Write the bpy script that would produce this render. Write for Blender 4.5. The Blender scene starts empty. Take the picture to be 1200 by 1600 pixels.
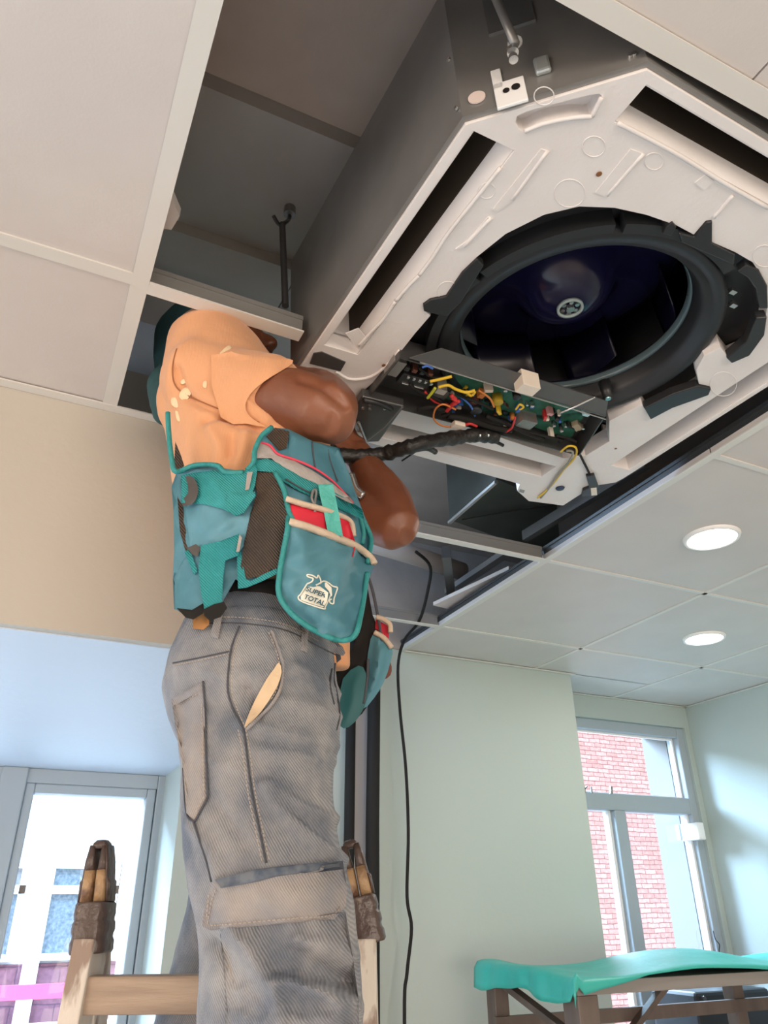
import bpy, bmesh, math, random
from mathutils import Vector, Matrix, noise
from mathutils.bvhtree import BVHTree
from mathutils.geometry import delaunay_2d_cdt
random.seed(7)
C = bpy.context.scene.collection
SC = bpy.context.scene
# ---------------------------------------------------------------- camera
FPX = 1164.116
CAM = Vector((0, 0, 1.75))
MC = Matrix(((0.9040075, 0.1948755, 0.3805180), (-0.4274415, 0.4286750, 0.7959469), (-0.0080080, -0.8821912, 0.4708233)))
cd = bpy.data.cameras.new('camera')
cam = bpy.data.objects.new('camera', cd); C.objects.link(cam)
rm = Matrix([[MC[i][0], -MC[i][1], -MC[i][2]] for i in range(3)])
cam.matrix_world = Matrix.Translation(CAM) @ rm.to_4x4()
cd.sensor_fit = 'VERTICAL'; cd.sensor_height = 24; cd.lens = FPX / 1600 * 24; cd.clip_start = 0.02
SC.camera = cam
# ---------------------------------------------------------------- world, light, exposure
w = bpy.data.worlds.new('world'); SC.world = w; w.use_nodes = True
bg = w.node_tree.nodes['Background']
bg.inputs[0].default_value = (0.72, 0.86, 1.0, 1); bg.inputs[1].default_value = 2.8
SC.view_settings.view_transform = 'Standard'; SC.view_settings.look = 'None'
SC.view_settings.exposure = 0.06; SC.view_settings.gamma = 1.0; SC.view_settings.use_curve_mapping = False
SC.cycles.use_denoising = True
SC.cycles.max_bounces = 10; SC.cycles.diffuse_bounces = 6
SC.cycles.sample_clamp_indirect = 4.0

def area(name, loc, rot, sx, sy, power, col):
    l = bpy.data.lights.new(name, 'AREA'); l.shape = 'RECTANGLE'; l.size = sx; l.size_y = sy
    l.energy = power; l.color = col
    o = bpy.data.objects.new(name, l); C.objects.link(o); o.location = loc; o.rotation_euler = rot
    return o
PI = math.pi
# assumed daylight behind and beside the camera: area lamps added against walls without windows
area('assumed_daylight_lamp_rear', (0.2, -3.42, 1.45), (PI/2, 0, 0), 3.6, 1.5, 108, (1.0, 0.84, 0.72))
area('assumed_daylight_lamp_side', (-2.92, -0.6, 1.40), (PI/2, 0, -PI/2), 2.6, 1.4, 58, (1.0, 0.82, 0.68))
# extra daylight for the two windows in view
# area lamps added outside, out of view, to strengthen the sky light indoors
def aimed(name, loc, tgt, sx, sy, power, col):
    o = area(name, loc, (0, 0, 0), sx, sy, power, col)
    o.rotation_euler = (Vector(tgt) - Vector(loc)).to_track_quat('-Z', 'Y').to_euler()
aimed('added_sky_lamp_far', (3.6, 6.2, 5.2), (2.4, 2.7, 1.7), 3.0, 2.4, 1700, (0.46, 0.74, 1.0))
aimed('added_sky_lamp_near', (-1.4, 6.6, 5.0), (-0.3, 2.7, 1.6), 3.4, 2.4, 4000, (0.48, 0.70, 1.0))

# ---------------------------------------------------------------- pixel helpers (photo used as a tape measure)
def ray(px, py):
    return MC @ Vector(((px - 600) / FPX, (py - 800) / FPX, 1))
DH = Vector((0.43131, 0.90220, 0)); RH = Vector((0.90220, -0.43131, 0)); UP = Vector((0, 0, 1))
def at(px, py, D):                      # point at horizontal distance D in front of the camera
    d = ray(px, py); return CAM + d * (D / d.dot(DH))
def on_z(px, py, z): d = ray(px, py); return CAM + d * ((z - CAM.z) / d.z)
def on_y(px, py, y): d = ray(px, py); return CAM + d * (y / d.y)
def on_x(px, py, x): d = ray(px, py); return CAM + d * (x / d.x)
def proj(p):
    q = MC.transposed() @ (Vector(p) - CAM); return (q.x / q.z * FPX + 600, q.y / q.z * FPX + 800)

# ---------------------------------------------------------------- materials
def mat(name, col, rough=0.6, metal=0.0, col2=None, scale=20, bump=0.0, bscale=80, detail=3, stretch=(1,1,1), spec=0.5, emit=0, trans=0, contrast=(0.35,0.65), sheen=0):
    m = bpy.data.materials.new(name); m.use_nodes = True
    nt = m.node_tree; b = nt.nodes['Principled BSDF']
    b.inputs['Base Color'].default_value = (*col, 1); b.inputs['Roughness'].default_value = rough
    b.inputs['Metallic'].default_value = metal; b.inputs['Specular IOR Level'].default_value = spec
    if sheen: b.inputs['Sheen Weight'].default_value = sheen
    tc = nt.nodes.new('ShaderNodeTexCoord'); mp = nt.nodes.new('ShaderNodeMapping')
    mp.inputs['Scale'].default_value = stretch; nt.links.new(tc.outputs['Object'], mp.inputs['Vector'])
    if col2 is not None:
        n = nt.nodes.new('ShaderNodeTexNoise'); n.inputs['Scale'].default_value = scale; n.inputs['Detail'].default_value = detail
        nt.links.new(mp.outputs[0], n.inputs['Vector'])
        r = nt.nodes.new('ShaderNodeValToRGB'); r.color_ramp.elements[0].position = contrast[0]; r.color_ramp.elements[1].position = contrast[1]
        r.color_ramp.elements[0].color = (*col, 1); r.color_ramp.elements[1].color = (*col2, 1)
        nt.links.new(n.outputs['Fac'], r.inputs[0]); nt.links.new(r.outputs[0], b.inputs['Base Color'])
    if bump:
        n2 = nt.nodes.new('ShaderNodeTexNoise'); n2.inputs['Scale'].default_value = bscale; n2.inputs['Detail'].default_value = 4
        nt.links.new(mp.outputs[0], n2.inputs['Vector'])
        bp = nt.nodes.new('ShaderNodeBump'); bp.inputs['Strength'].default_value = bump; bp.inputs['Distance'].default_value = 0.01
        nt.links.new(n2.outputs['Fac'], bp.inputs['Height']); nt.links.new(bp.outputs[0], b.inputs['Normal'])
    if emit:
        b.inputs['Emission Color'].default_value = (*col, 1); b.inputs['Emission Strength'].default_value = emit
    return m
def weave(m, scale=900, strength=0.5, ang=0.9, dist=0.002, dark=None):
    """adds a fine woven twill relief to a material (object space diagonal waves)"""
    nt = m.node_tree; b = nt.nodes['Principled BSDF']
    tc = nt.nodes.new('ShaderNodeTexCoord'); mp = nt.nodes.new('ShaderNodeMapping'); mp.inputs['Rotation'].default_value = (0, ang, 0.45)
    wv = nt.nodes.new('ShaderNodeTexWave'); wv.inputs['Scale'].default_value = scale; wv.inputs['Distortion'].default_value = 1.5; wv.inputs['Detail'].default_value = 2
    nt.links.new(tc.outputs['Object'], mp.inputs[0]); nt.links.new(mp.outputs[0], wv.inputs['Vector'])
    bp = nt.nodes.new('ShaderNodeBump'); bp.inputs['Strength'].default_value = strength; bp.inputs['Distance'].default_value = dist
    nt.links.new(wv.outputs['Fac'], bp.inputs['Height'])
    if b.inputs['Normal'].is_linked: nt.links.new(b.inputs['Normal'].links[0].from_socket, bp.inputs['Normal'])
    nt.links.new(bp.outputs[0], b.inputs['Normal'])
    if dark:
        mx = nt.nodes.new('ShaderNodeMixRGB'); mx.blend_type = 'MULTIPLY'; mx.inputs['Fac'].default_value = dark
        src = b.inputs['Base Color'].links[0].from_socket if b.inputs['Base Color'].is_linked else None
        if src: nt.links.new(src, mx.inputs[1])
        else: mx.inputs[1].default_value = b.inputs['Base Color'].default_value
        nt.links.new(wv.outputs['Color'], mx.inputs[2]); nt.links.new(mx.outputs[0], b.inputs['Base Color'])
    return m
M = {}
M['wall'] = mat('painted_wall', (0.43, 0.50, 0.475), 0.7, bump=0.05, bscale=60)
M['cream'] = mat('cream_plaster', (0.50, 0.475, 0.42), 0.75, bump=0.08, bscale=40)
M['soffit'] = mat('soffit_paint', (0.54, 0.63, 0.74), 0.55, bump=0.15, bscale=25)
M['tile'] = mat('vinyl_ceiling_board', (0.58, 0.545, 0.52), 0.45, col2=(0.61, 0.575, 0.545), scale=6, bump=0.04, bscale=300)
M['tee'] = mat('white_enamel_tee', (0.66, 0.65, 0.61), 0.35)
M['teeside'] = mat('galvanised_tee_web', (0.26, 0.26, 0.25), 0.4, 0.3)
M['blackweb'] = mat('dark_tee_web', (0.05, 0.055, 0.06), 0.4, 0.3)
M['floor'] = mat('floor_tiles', (0.50, 0.44, 0.38), 0.5, col2=(0.56, 0.50, 0.44), scale=3)
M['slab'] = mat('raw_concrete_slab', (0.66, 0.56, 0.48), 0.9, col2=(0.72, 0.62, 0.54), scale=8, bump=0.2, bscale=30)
M['slab3'] = mat('dark_brown_concrete', (0.34, 0.29, 0.25), 0.9, col2=(0.40, 0.34, 0.29), scale=6, bump=0.2, bscale=30)  # darker brown version of the slab concrete
M['slab2'] = mat('grey_soffit_board', (0.56, 0.55, 0.52), 0.85, col2=(0.50, 0.47, 0.44), scale=5)
M['bluepl'] = mat('blue_grey_plaster', (0.62, 0.76, 0.95), 0.8, bump=0.2, bscale=20)
M['frame'] = mat('window_frame_aluminium', (0.36, 0.42, 0.46), 0.45)
M['white'] = mat('white_gloss_edge', (0.85, 0.86, 0.86), 0.4)
M['foam'] = mat('white_foam_drain_pan', (0.80, 0.775, 0.76), 0.5, col2=(0.75, 0.71, 0.69), scale=9, bump=0.06, bscale=120, contrast=(0.3, 0.8))
M['steel'] = mat('galvanised_steel', (0.27, 0.265, 0.255), 0.36, 0.45, col2=(0.30, 0.295, 0.285), scale=14)
M['darksteel'] = mat('grey_sheet_steel', (0.13, 0.13, 0.13), 0.4, 0.7)
M['bright'] = mat('bright_zinc', (0.65, 0.66, 0.66), 0.25, 0.9)
M['blackpl'] = mat('black_plastic', (0.018, 0.019, 0.021), 0.42)
M['blackgl'] = mat('black_satin_ring', (0.016, 0.018, 0.021), 0.45)
M['navy'] = mat('navy_fan_plastic', (0.010, 0.010, 0.045), 0.16)
M['blade'] = mat('black_navy_blade', (0.004, 0.004, 0.016), 0.3)
M['slotdark'] = mat('dark_coil_cavity', (0.045, 0.032, 0.02), 0.9)
M['pcb'] = mat('green_circuit_board', (0.015, 0.10, 0.06), 0.4, col2=(0.03, 0.16, 0.10), scale=60)
M['rust'] = mat('rusty_screw', (0.22, 0.09, 0.03), 0.7)
M['tape'] = mat('black_wiring_tape', (0.015, 0.014, 0.013), 0.45, bump=0.5, bscale=60)
M['yellow'] = mat('yellow_wire', (0.75, 0.50, 0.03), 0.4)
M['red'] = mat('red_wire', (0.55, 0.03, 0.03), 0.4)
M['orange'] = mat('orange_wire', (0.65, 0.22, 0.05), 0.5)
M['bluewire'] = mat('blue_wire', (0.05, 0.15, 0.5), 0.4)
M['ivory'] = mat('ivory_connector', (0.78, 0.70, 0.60), 0.5)
M['copper'] = mat('copper_brown', (0.18, 0.07, 0.05), 0.35, 0.5)
M['black'] = mat('black_rubber', (0.013, 0.012, 0.011), 0.7, spec=0.25)
M['pipe'] = mat('pale_plastic_pipe', (0.42, 0.38, 0.35), 0.6)
M['greymetal'] = mat('grey_trunking', (0.36, 0.36, 0.37), 0.5)
M['duct'] = mat('dark_duct_sheet', (0.055, 0.062, 0.055), 0.45, 0.5, col2=(0.075, 0.085, 0.075), scale=7)
# skin, clothes
M['skin'] = mat('brown_skin', (0.23, 0.085, 0.042), 0.42, col2=(0.19, 0.066, 0.034), scale=12, bump=0.05, bscale=150)
M['shirt'] = weave(mat('apricot_cotton', (0.72, 0.36, 0.18), 0.85, bump=0.35, bscale=16, sheen=0.2), 150, 0.12, 0.2, 0.001)
M['splat'] = mat('cream_paint_splash', (0.86, 0.66, 0.42), 0.7)
M['denim'] = weave(mat('grey_blue_denim', (0.17, 0.195, 0.24), 0.85, col2=(0.40, 0.395, 0.40), scale=17, detail=8, bump=0.7, bscale=26), 140, 0.45, 0.7, 0.0018, 0.28)
M['denim2'] = weave(mat('brown_stained_denim', (0.40, 0.36, 0.33), 0.85, col2=(0.26, 0.27, 0.30), scale=16, detail=5, bump=0.3, bscale=30), 150, 0.35, 0.7, 0.0015, 0.16)
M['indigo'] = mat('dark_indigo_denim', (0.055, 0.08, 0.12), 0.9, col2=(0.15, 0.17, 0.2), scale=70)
M['thread'] = mat('tan_thread', (0.42, 0.36, 0.30), 0.8)
M['seamdark'] = mat('dark_seam', (0.075, 0.08, 0.095), 0.9)
M['lining'] = mat('cream_pocket_lining', (0.68, 0.52, 0.34), 0.8, bump=0.3, bscale=50)
M['leather'] = mat('tan_leather_label', (0.45, 0.21, 0.07), 0.6)
M['vblue'] = weave(mat('blue_nylon', (0.055, 0.19, 0.25), 0.55, col2=(0.09, 0.26, 0.33), scale=7, bump=0.5, bscale=14), 500, 0.2, 0.0)
M['vblue2'] = weave(mat('dusty_blue_nylon', (0.13, 0.32, 0.40), 0.6, col2=(0.08, 0.25, 0.33), scale=9, bump=0.6, bscale=14), 500, 0.2, 0.0)
M['teal'] = weave(mat('teal_webbing', (0.018, 0.29, 0.31), 0.6, col2=(0.04, 0.37, 0.38), scale=12), 125, 0.6, 0.9, 0.002, 0.22)
M['trim'] = mat('teal_binding', (0.03, 0.27, 0.27), 0.6, bump=0.3, bscale=200)
M['mesh'] = weave(mat('brown_black_mesh', (0.08, 0.06, 0.048), 0.6, col2=(0.12, 0.08, 0.055), scale=14), 110, 0.8, 0.8, 0.003, 0.4)
M['reflect'] = mat('grey_reflective_tape', (0.36, 0.33, 0.31), 0.5, bump=0.3, bscale=90)
M['pink'] = mat('pink_piping', (0.75, 0.06, 0.11), 0.6)
M['vred'] = mat('red_pocket_fabric', (0.62, 0.015, 0.04), 0.6)
M['beige'] = mat('beige_binding', (0.62, 0.50, 0.38), 0.75, bump=0.3, bscale=150)
M['cap'] = mat('dark_teal_cloth_cap', (0.02, 0.075, 0.085), 0.8, bump=0.5, bscale=25)
M['navytext'] = mat('dark_blue_print', (0.03, 0.10, 0.14), 0.6)
M['logo'] = mat('cream_print', (0.78, 0.78, 0.68), 0.6)
# ladder, bench, outside
M['ladder'] = mat('paint_chipped_timber', (0.66, 0.60, 0.52), 0.6, col2=(0.30, 0.22, 0.17), scale=24, detail=6, stretch=(1,1,0.35), contrast=(0.56, 0.62), bump=0.3, bscale=40)
M['rung'] = mat('worn_timber_rung', (0.44, 0.33, 0.24), 0.6, col2=(0.25, 0.18, 0.13), scale=10, detail=6, stretch=(0.5, 0.5, 5), contrast=(0.4, 0.75), bump=0.3, bscale=40)
M['hinge'] = mat('brown_moulded_hinge', (0.085, 0.058, 0.048), 0.35, col2=(0.30, 0.22, 0.16), scale=60, detail=5, contrast=(0.64, 0.72), bump=0.5, bscale=45)
M['hingewood'] = mat('yellowed_hinge_wood', (0.42, 0.27, 0.14), 0.5, col2=(0.15, 0.08, 0.05), scale=45, detail=5, contrast=(0.5, 0.7), bump=0.5, bscale=60)
M['bench'] = mat('dark_bench_timber', (0.10, 0.075, 0.062), 0.5, col2=(0.17, 0.13, 0.11), scale=12, stretch=(1,1,0.2))
M['benchlight'] = mat('pale_bench_edge', (0.26, 0.24, 0.225), 0.6)
M['tarp'] = mat('turquoise_sheet', (0.03, 0.40, 0.34), 0.42, col2=(0.05, 0.46, 0.40), scale=5, bump=0.3, bscale=20)
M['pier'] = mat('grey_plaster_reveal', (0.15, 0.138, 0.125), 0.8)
M['rend'] = mat('white_render', (0.86, 0.88, 0.90), 0.8)
M['obsc'] = mat('obscure_glass', (0.07, 0.10, 0.13), 0.4, col2=(0.17, 0.21, 0.25), scale=28, detail=6)
M['pinkrail'] = mat('pink_red_rail', (0.62, 0.06, 0.13), 0.6)
M['slate'] = mat('blue_grey_slate', (0.12, 0.14, 0.20), 0.7)
def brickmat(name, c1, c2, mort, sc=1.0, bw=0.23, rh=0.075, ms=0.006):
    m = bpy.data.materials.new(name); m.use_nodes = True; nt = m.node_tree; b = nt.nodes['Principled BSDF']
    tc = nt.nodes.new('ShaderNodeTexCoord'); sx = nt.nodes.new('ShaderNodeSeparateXYZ'); cx = nt.nodes.new('ShaderNodeCombineXYZ')
    nt.links.new(tc.outputs['Object'], sx.inputs[0]); nt.links.new(sx.outputs['X'], cx.inputs['X']); nt.links.new(sx.outputs['Z'], cx.inputs['Y'])
    n = nt.nodes.new('ShaderNodeTexNoise'); n.inputs['Scale'].default_value = 9
    nt.links.new(cx.outputs[0], n.inputs['Vector'])
    mx = nt.nodes.new('ShaderNodeMixRGB'); mx.blend_type = 'LINEAR_LIGHT'; mx.inputs['Fac'].default_value = 0.012
    nt.links.new(cx.outputs[0], mx.inputs[1]); nt.links.new(n.outputs['Color'], mx.inputs[2])
    bt = nt.nodes.new('ShaderNodeTexBrick'); bt.inputs['Scale'].default_value = sc
    bt.inputs['Brick Width'].default_value = bw; bt.inputs['Row Height'].default_value = rh; bt.inputs['Mortar Size'].default_value = ms
    bt.inputs['Color1'].default_value = (*c1, 1); bt.inputs['Color2'].default_value = (*c2, 1); bt.inputs['Mortar'].default_value = (*mort, 1)
    nt.links.new(mx.outputs[0], bt.inputs['Vector'])
    n3 = nt.nodes.new('ShaderNodeTexNoise'); n3.inputs['Scale'].default_value = 22; n3.inputs['Detail'].default_value = 5
    nt.links.new(cx.outputs[0], n3.inputs['Vector'])
    m3 = nt.nodes.new('ShaderNodeMixRGB'); m3.blend_type = 'OVERLAY'; m3.inputs['Fac'].default_value = 0.5
    nt.links.new(bt.outputs['Color'], m3.inputs[1]); nt.links.new(n3.outputs['Fac'], m3.inputs[2])
    nt.links.new(m3.outputs[0], b.inputs['Base Color']); b.inputs['Roughness'].default_value = 0.9
    bp = nt.nodes.new('ShaderNodeBump'); bp.inputs['Strength'].default_value = 0.6; bp.inputs['Distance'].default_value = 0.01; bp.invert = True
    nt.links.new(bt.outputs['Fac'], bp.inputs['Height']); nt.links.new(bp.outputs[0], b.inputs['Normal'])
    return m
M['brick'] = brickmat('red_face_brick', (0.56, 0.27, 0.24), (0.68, 0.38, 0.34), (0.30, 0.13, 0.12), bw=0.19, rh=0.058, ms=0.005)
M['brick2'] = brickmat('purple_brick', (0.20, 0.085, 0.11), (0.17, 0.08, 0.11), (0.10, 0.05, 0.08), bw=0.4, rh=0.16)
gm = bpy.data.materials.new('clear_glass'); gm.use_nodes = True; nt = gm.node_tree; nt.nodes.clear()
ou = nt.nodes.new('ShaderNodeOutputMaterial'); mi = nt.nodes.new('ShaderNodeMixShader'); tr = nt.nodes.new('ShaderNodeBsdfTransparent'); gl = nt.nodes.new('ShaderNodeBsdfGlossy')
gl.inputs['Roughness'].default_value = 0.03; fr = nt.nodes.new('ShaderNodeFresnel'); fr.inputs[0].default_value = 1.3
nt.links.new(fr.outputs[0], mi.inputs[0]); nt.links.new(tr.outputs[0], mi.inputs[1]); nt.links.new(gl.outputs[0], mi.inputs[2]); nt.links.new(mi.outputs[0], ou.inputs[0])
M['glass'] = gm

# ---------------------------------------------------------------- object helpers
def obj(name, bm, m, parent=None, smooth=False, bevel=0):
    me = bpy.data.meshes.new(name)
    if isinstance(bm, bmesh.types.BMesh):
        bmesh.ops.recalc_face_normals(bm, faces=bm.faces)
        bm.to_mesh(me); bm.free()
    else: me = bm
    o = bpy.data.objects.new(name, me); C.objects.link(o)
    if m is not None: me.materials.append(m)
    if smooth:
        for p in me.polygons: p.use_smooth = True
    if bevel:
        bv = o.modifiers.new('bevel', 'BEVEL'); bv.width = bevel; bv.segments = 2; bv.limit_method = 'ANGLE'
    if parent: o.parent = parent
    return o
def wobj(name, bm, m, parent, smooth=False, bevel=0):
    """mesh given in world coordinates, parented to a thing whose origin is elsewhere"""
    o = obj(name, bm, m, None, smooth, bevel)
    o.parent = parent
    o.matrix_parent_inverse = wm(parent).inverted()
    return o
def wm(o):
    mtx = Matrix.LocRotScale(o.location, o.rotation_euler if o.rotation_mode != 'QUATERNION' else o.rotation_quaternion, o.scale)
    return (wm(o.parent) @ o.matrix_parent_inverse @ mtx) if o.parent else mtx
def tag(o, label, cat, group=None, kind=None):
    o['label'] = label; o['category'] = cat
    if group: o['group'] = group
    if kind: o['kind'] = kind
    return o
def thing(name, label, cat, loc=(0,0,0), rot=(0,0,0), group=None):
    o = bpy.data.objects.new(name, None); C.objects.link(o); o.location = loc; o.rotation_euler = rot
    o.empty_display_size = 0.05
    return tag(o, label, cat, group)
def struct(name, bm, m, smooth=False):
    o = obj(name, bm, m, None, smooth); o['kind'] = 'structure'; return o
def box(bm, a, b):
    x0,y0,z0 = [min(a[i], b[i]) for i in range(3)]; x1,y1,z1 = [max(a[i], b[i]) for i in range(3)]
    v = [bm.verts.new(p) for p in ((x0,y0,z0),(x1,y0,z0),(x1,y1,z0),(x0,y1,z0),(x0,y0,z1),(x1,y0,z1),(x1,y1,z1),(x0,y1,z1))]
    for f in ((0,3,2,1),(4,5,6,7),(0,1,5,4),(1,2,6,5),(2,3,7,6),(3,0,4,7)): bm.faces.new([v[i] for i in f])
    return bm
def bx(a, b): return box(bmesh.new(), a, b)
def bar(bm, p0, p1, wd, ht, side=UP):
    """rectangular bar from p0 to p1, width wd across, height ht along side"""
    p0, p1 = Vector(p0), Vector(p1); d = (p1 - p0).normalized(); s = side - d * side.dot(d); s.normalize(); t = d.cross(s)
    vs = []
    for p in (p0, p1):
        for a, b in ((-1,-1),(1,-1),(1,1),(-1,1)): vs.append(bm.verts.new(p + t*a*wd/2 + s*b*ht/2))
    for f in ((0,1,2,3),(7,6,5,4),(0,4,5,1),(1,5,6,2),(2,6,7,3),(3,7,4,0)): bm.faces.new([vs[i] for i in f])
    return bm
def smoothpts(pts, n=6, closed=False):
    P = [Vector(p) for p in pts]; out = []; N = len(P)
    for i in range(N if closed else N - 1):
        if closed: a, b, c, d = P[(i-1) % N], P[i], P[(i+1) % N], P[(i+2) % N]
        else: a, b, c, d = P[max(i-1,0)], P[i], P[i+1], P[min(i+2,N-1)]
        for k in range(n):
            t = k / n
            out.append(0.5*((2*b) + (c-a)*t + (2*a-5*b+4*c-d)*t*t + (3*b-a-3*c+d)*t**3))
    if not closed: out.append(P[-1])
    return out
def tube(bm, pts, r, seg=8, cap=True, closed=False):
    """round tube along points; r may be a number or a list"""
    P = [Vector(p) for p in pts]; N = len(P); rs = r if isinstance(r, (list, tuple)) else [r]*N
    prev = None; rings = []
    for i, p in enumerate(P):
        if closed: d = P[(i+1) % N] - P[i-1]
        else: d = P[min(i+1,N-1)] - P[max(i-1,0)]
        if d.length < 1e-9: d = Vector((0,0,1))
        d.normalize()
        if prev is None:
            s = d.orthogonal().normalized()
        else:
            s = prev - d*prev.dot(d)
            s = s.normalized() if s.length > 1e-6 else d.orthogonal().normalized()
        prev = s; t = d.cross(s)
        rings.append([bm.verts.new(p + (s*math.cos(a) + t*math.sin(a))*rs[i]) for a in [2*PI*k/seg for k in range(seg)]])
    for i in range(N if closed else N-1):
        a, b = rings[i], rings[(i+1) % N]
        for k in range(seg): bm.faces.new((a[k], a[(k+1)%seg], b[(k+1)%seg], b[k]))
    if cap and not closed: bm.faces.new(rings[0][::-1]); bm.faces.new(rings[-1])
    return bm
def tb(pts, r, seg=8, n=0):
    return tube(bmesh.new(), smoothpts(pts, n) if n else pts, r, seg)
def lathe(bm, prof, c=(0,0,0), seg=48, close=False):
    """revolve (r, z) profile about the z axis through c"""
    rings = [[bm.verts.new((c[0]+r*math.cos(2*PI*k/seg), c[1]+r*math.sin(2*PI*k/seg), c[2]+z)) for k in range(seg)] for r, z in prof]
    for a, b in zip(rings, rings[1:] + ([rings[0]] if close else [])):
        for k in range(seg): bm.faces.new((a[k], a[(k+1)%seg], b[(k+1)%seg], b[k]))
    if not close:
        bm.faces.new(rings[0]); bm.faces.new(rings[-1])
    return bm
def cyl(c, r, h, seg=20, axis='z'):
    bm = lathe(bmesh.new(), [(r, 0), (r, h)], (0,0,0), seg)
    if axis == 'x': bmesh.ops.rotate(bm, verts=bm.verts, matrix=Matrix.Rotation(PI/2, 3, 'Y'))
    if axis == 'y': bmesh.ops.rotate(bm, verts=bm.verts, matrix=Matrix.Rotation(-PI/2, 3, 'X'))
    bmesh.ops.translate(bm, verts=bm.verts, vec=c); return bm
def extrude_poly(outer, holes, z0, z1, zfun=None, flat=False):
    """plate with holes from 2-D polygons, between heights z0 and z1"""
    pts = []; edges = []
    for loop in [outer] + list(holes):
        b = len(pts); pts += [Vector((p[0], p[1])) for p in loop]
        edges += [(b+i, b+(i+1) % len(loop)) for i in range(len(loop))]
    vo, eo, fo, ov, oe, of = delaunay_2d_cdt(pts, edges, [], 0, 1e-6)
    def inside(p, poly):
        c = False; n = len(poly)
        for i in range(n):
            x1, y1 = poly[i][0], poly[i][1]; x2, y2 = poly[i-1][0], poly[i-1][1]
            if (y1 > p[1]) != (y2 > p[1]) and p[0] < (x2-x1)*(p[1]-y1)/(y2-y1)+x1: c = not c
        return c
    bm = bmesh.new(); A = [bm.verts.new((v.x, v.y, z0)) for v in vo]; B = [bm.verts.new((v.x, v.y, z1)) for v in vo]
    cnt = {}
    for f in fo:
        c = sum((vo[i] for i in f), Vector((0,0))) / len(f)
        if not inside(c, outer) or any(inside(c, h) for h in holes): continue
        bm.faces.new([A[i] for i in f][::-1]); bm.faces.new([B[i] for i in f])
        for i in range(len(f)):
            e = (f[i], f[(i+1) % len(f)]); k = tuple(sorted(e)); cnt.setdefault(k, []).append(e)
    for k, l in cnt.items():
        if len(l) == 1:
            i, j = l[0]
            bm.faces.new((A[i], A[j], B[j], B[i]))
    for v in list(bm.verts):
        if not v.link_faces: bm.verts.remove(v)
    return bm

# ================================================================ ROOM
ZC = 2.6
XG = [0.035 + 0.5955*k for k in range(-6, 6)]
XG = [-2.95] + [x for x in [0.035-0.5925*k for k in range(4,0,-1)]] + [0.035, 0.6225, 1.21, 1.813, 2.418, 2.87]
YG = [-3.5 ] + [0.318-0.597*k for k in range(6,0,-1)] + [0.318, 0.914, 1.511, 2.110, 2.65]
hole = {(0.035, 0.318), (0.035, 0.914), (0.6225, 0.318), (0.6225, 0.914), (0.035,1.511), (0.6225, 1.511), (0.035,2.110), (0.6225, 2.110)}
struct('floor', bx((-3.2, -3.7, -0.1), (3.1, 3.0, 0)), M['floor'])
bm = bmesh.new()
for i in range(len(XG)-1):
    for j in range(len(YG)-1):
        x0, x1, y0, y1 = XG[i], XG[i+1], YG[j], YG[j+1]
        if (x0, y0) in hole: continue
        if x1 <= 0.05 and y0 > 1.2: continue
        if x1 <= 0.05 and y0 > 0.9: y1 = 1.28
        if x0 < 1.9 and y0 > 2.0: y1 = 2.406
        g = 0.0015
        if 1.7 < x0 < 1.9 and y0 > 2.0: box(bm, (2.0, 2.40, ZC+0.002), (x1-g, 2.65, ZC+0.016))
        box(bm, (x0+g, y0+g, ZC+0.002), (x1-g, y1-g, ZC+0.016))
struct('ceiling', bm, M['tile'])
# grid of tees: white flange below, thin web above
def tee(bmf, bmw, p0, p1, fw=0.024):
    p0, p1 = Vector(p0), Vector(p1)
    bar(bmf, p0 + Vector((0,0,0.0005)), p1 + Vector((0,0,0.0005)), fw, 0.003)
    bar(bmw, p0 + Vector((0,0,0.019)), p1 + Vector((0,0,0.019)), 0.006, 0.034)
    bar(bmw, p0 + Vector((0,0,0.036)), p1 + Vector((0,0,0.036)), 0.011, 0.008)
n = 1
bf, bw = bmesh.new(), bmesh.new()
for x in XG[1:-1]:
    if x in (0.035, 0.6225, 1.21): continue
    tee(bf, bw, (x, -3.5, ZC), (x, 1.28 if x < 0.1 else (2.406 if x < 1.9 else 2.65), ZC), 0.014 if x>1 else 0.024)
for y in YG[1:-1]:
    yy = y
    if y < 0.3: tee(bf, bw, (-2.95, y, ZC), (2.87, y, ZC))
    else:
        if y < 1.2: tee(bf, bw, (-2.95, y, ZC), (0.03, y, ZC))
        tee(bf, bw, (1.225, y, ZC), (2.87, y, ZC), 0.014)
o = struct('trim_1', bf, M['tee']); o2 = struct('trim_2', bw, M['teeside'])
def teething(name, label, p0, p1, webm, fw=0.024):
    t = thing(name, label, 'ceiling bar', p0)
    p0 = Vector(p0) - Vector((0,0,0.0012)); p1 = Vector(p1) - Vector((0,0,0.0012))
    bf, bw = bmesh.new(), bmesh.new(); tee(bf, bw, p0, p1, fw)
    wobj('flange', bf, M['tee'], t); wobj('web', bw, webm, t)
    return t
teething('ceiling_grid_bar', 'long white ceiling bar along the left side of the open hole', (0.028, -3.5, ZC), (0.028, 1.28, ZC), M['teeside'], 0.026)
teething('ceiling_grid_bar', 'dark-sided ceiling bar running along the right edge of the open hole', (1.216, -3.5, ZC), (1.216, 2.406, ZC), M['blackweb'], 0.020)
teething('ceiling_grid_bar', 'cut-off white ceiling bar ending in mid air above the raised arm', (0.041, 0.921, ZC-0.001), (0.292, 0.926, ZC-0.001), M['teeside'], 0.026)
teething('ceiling_grid_bar', 'white cross bar spanning the open hole beside the bare elbow', (0.50, 1.511, ZC), (1.206, 1.511, ZC), M['teeside'], 0.022)
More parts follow.
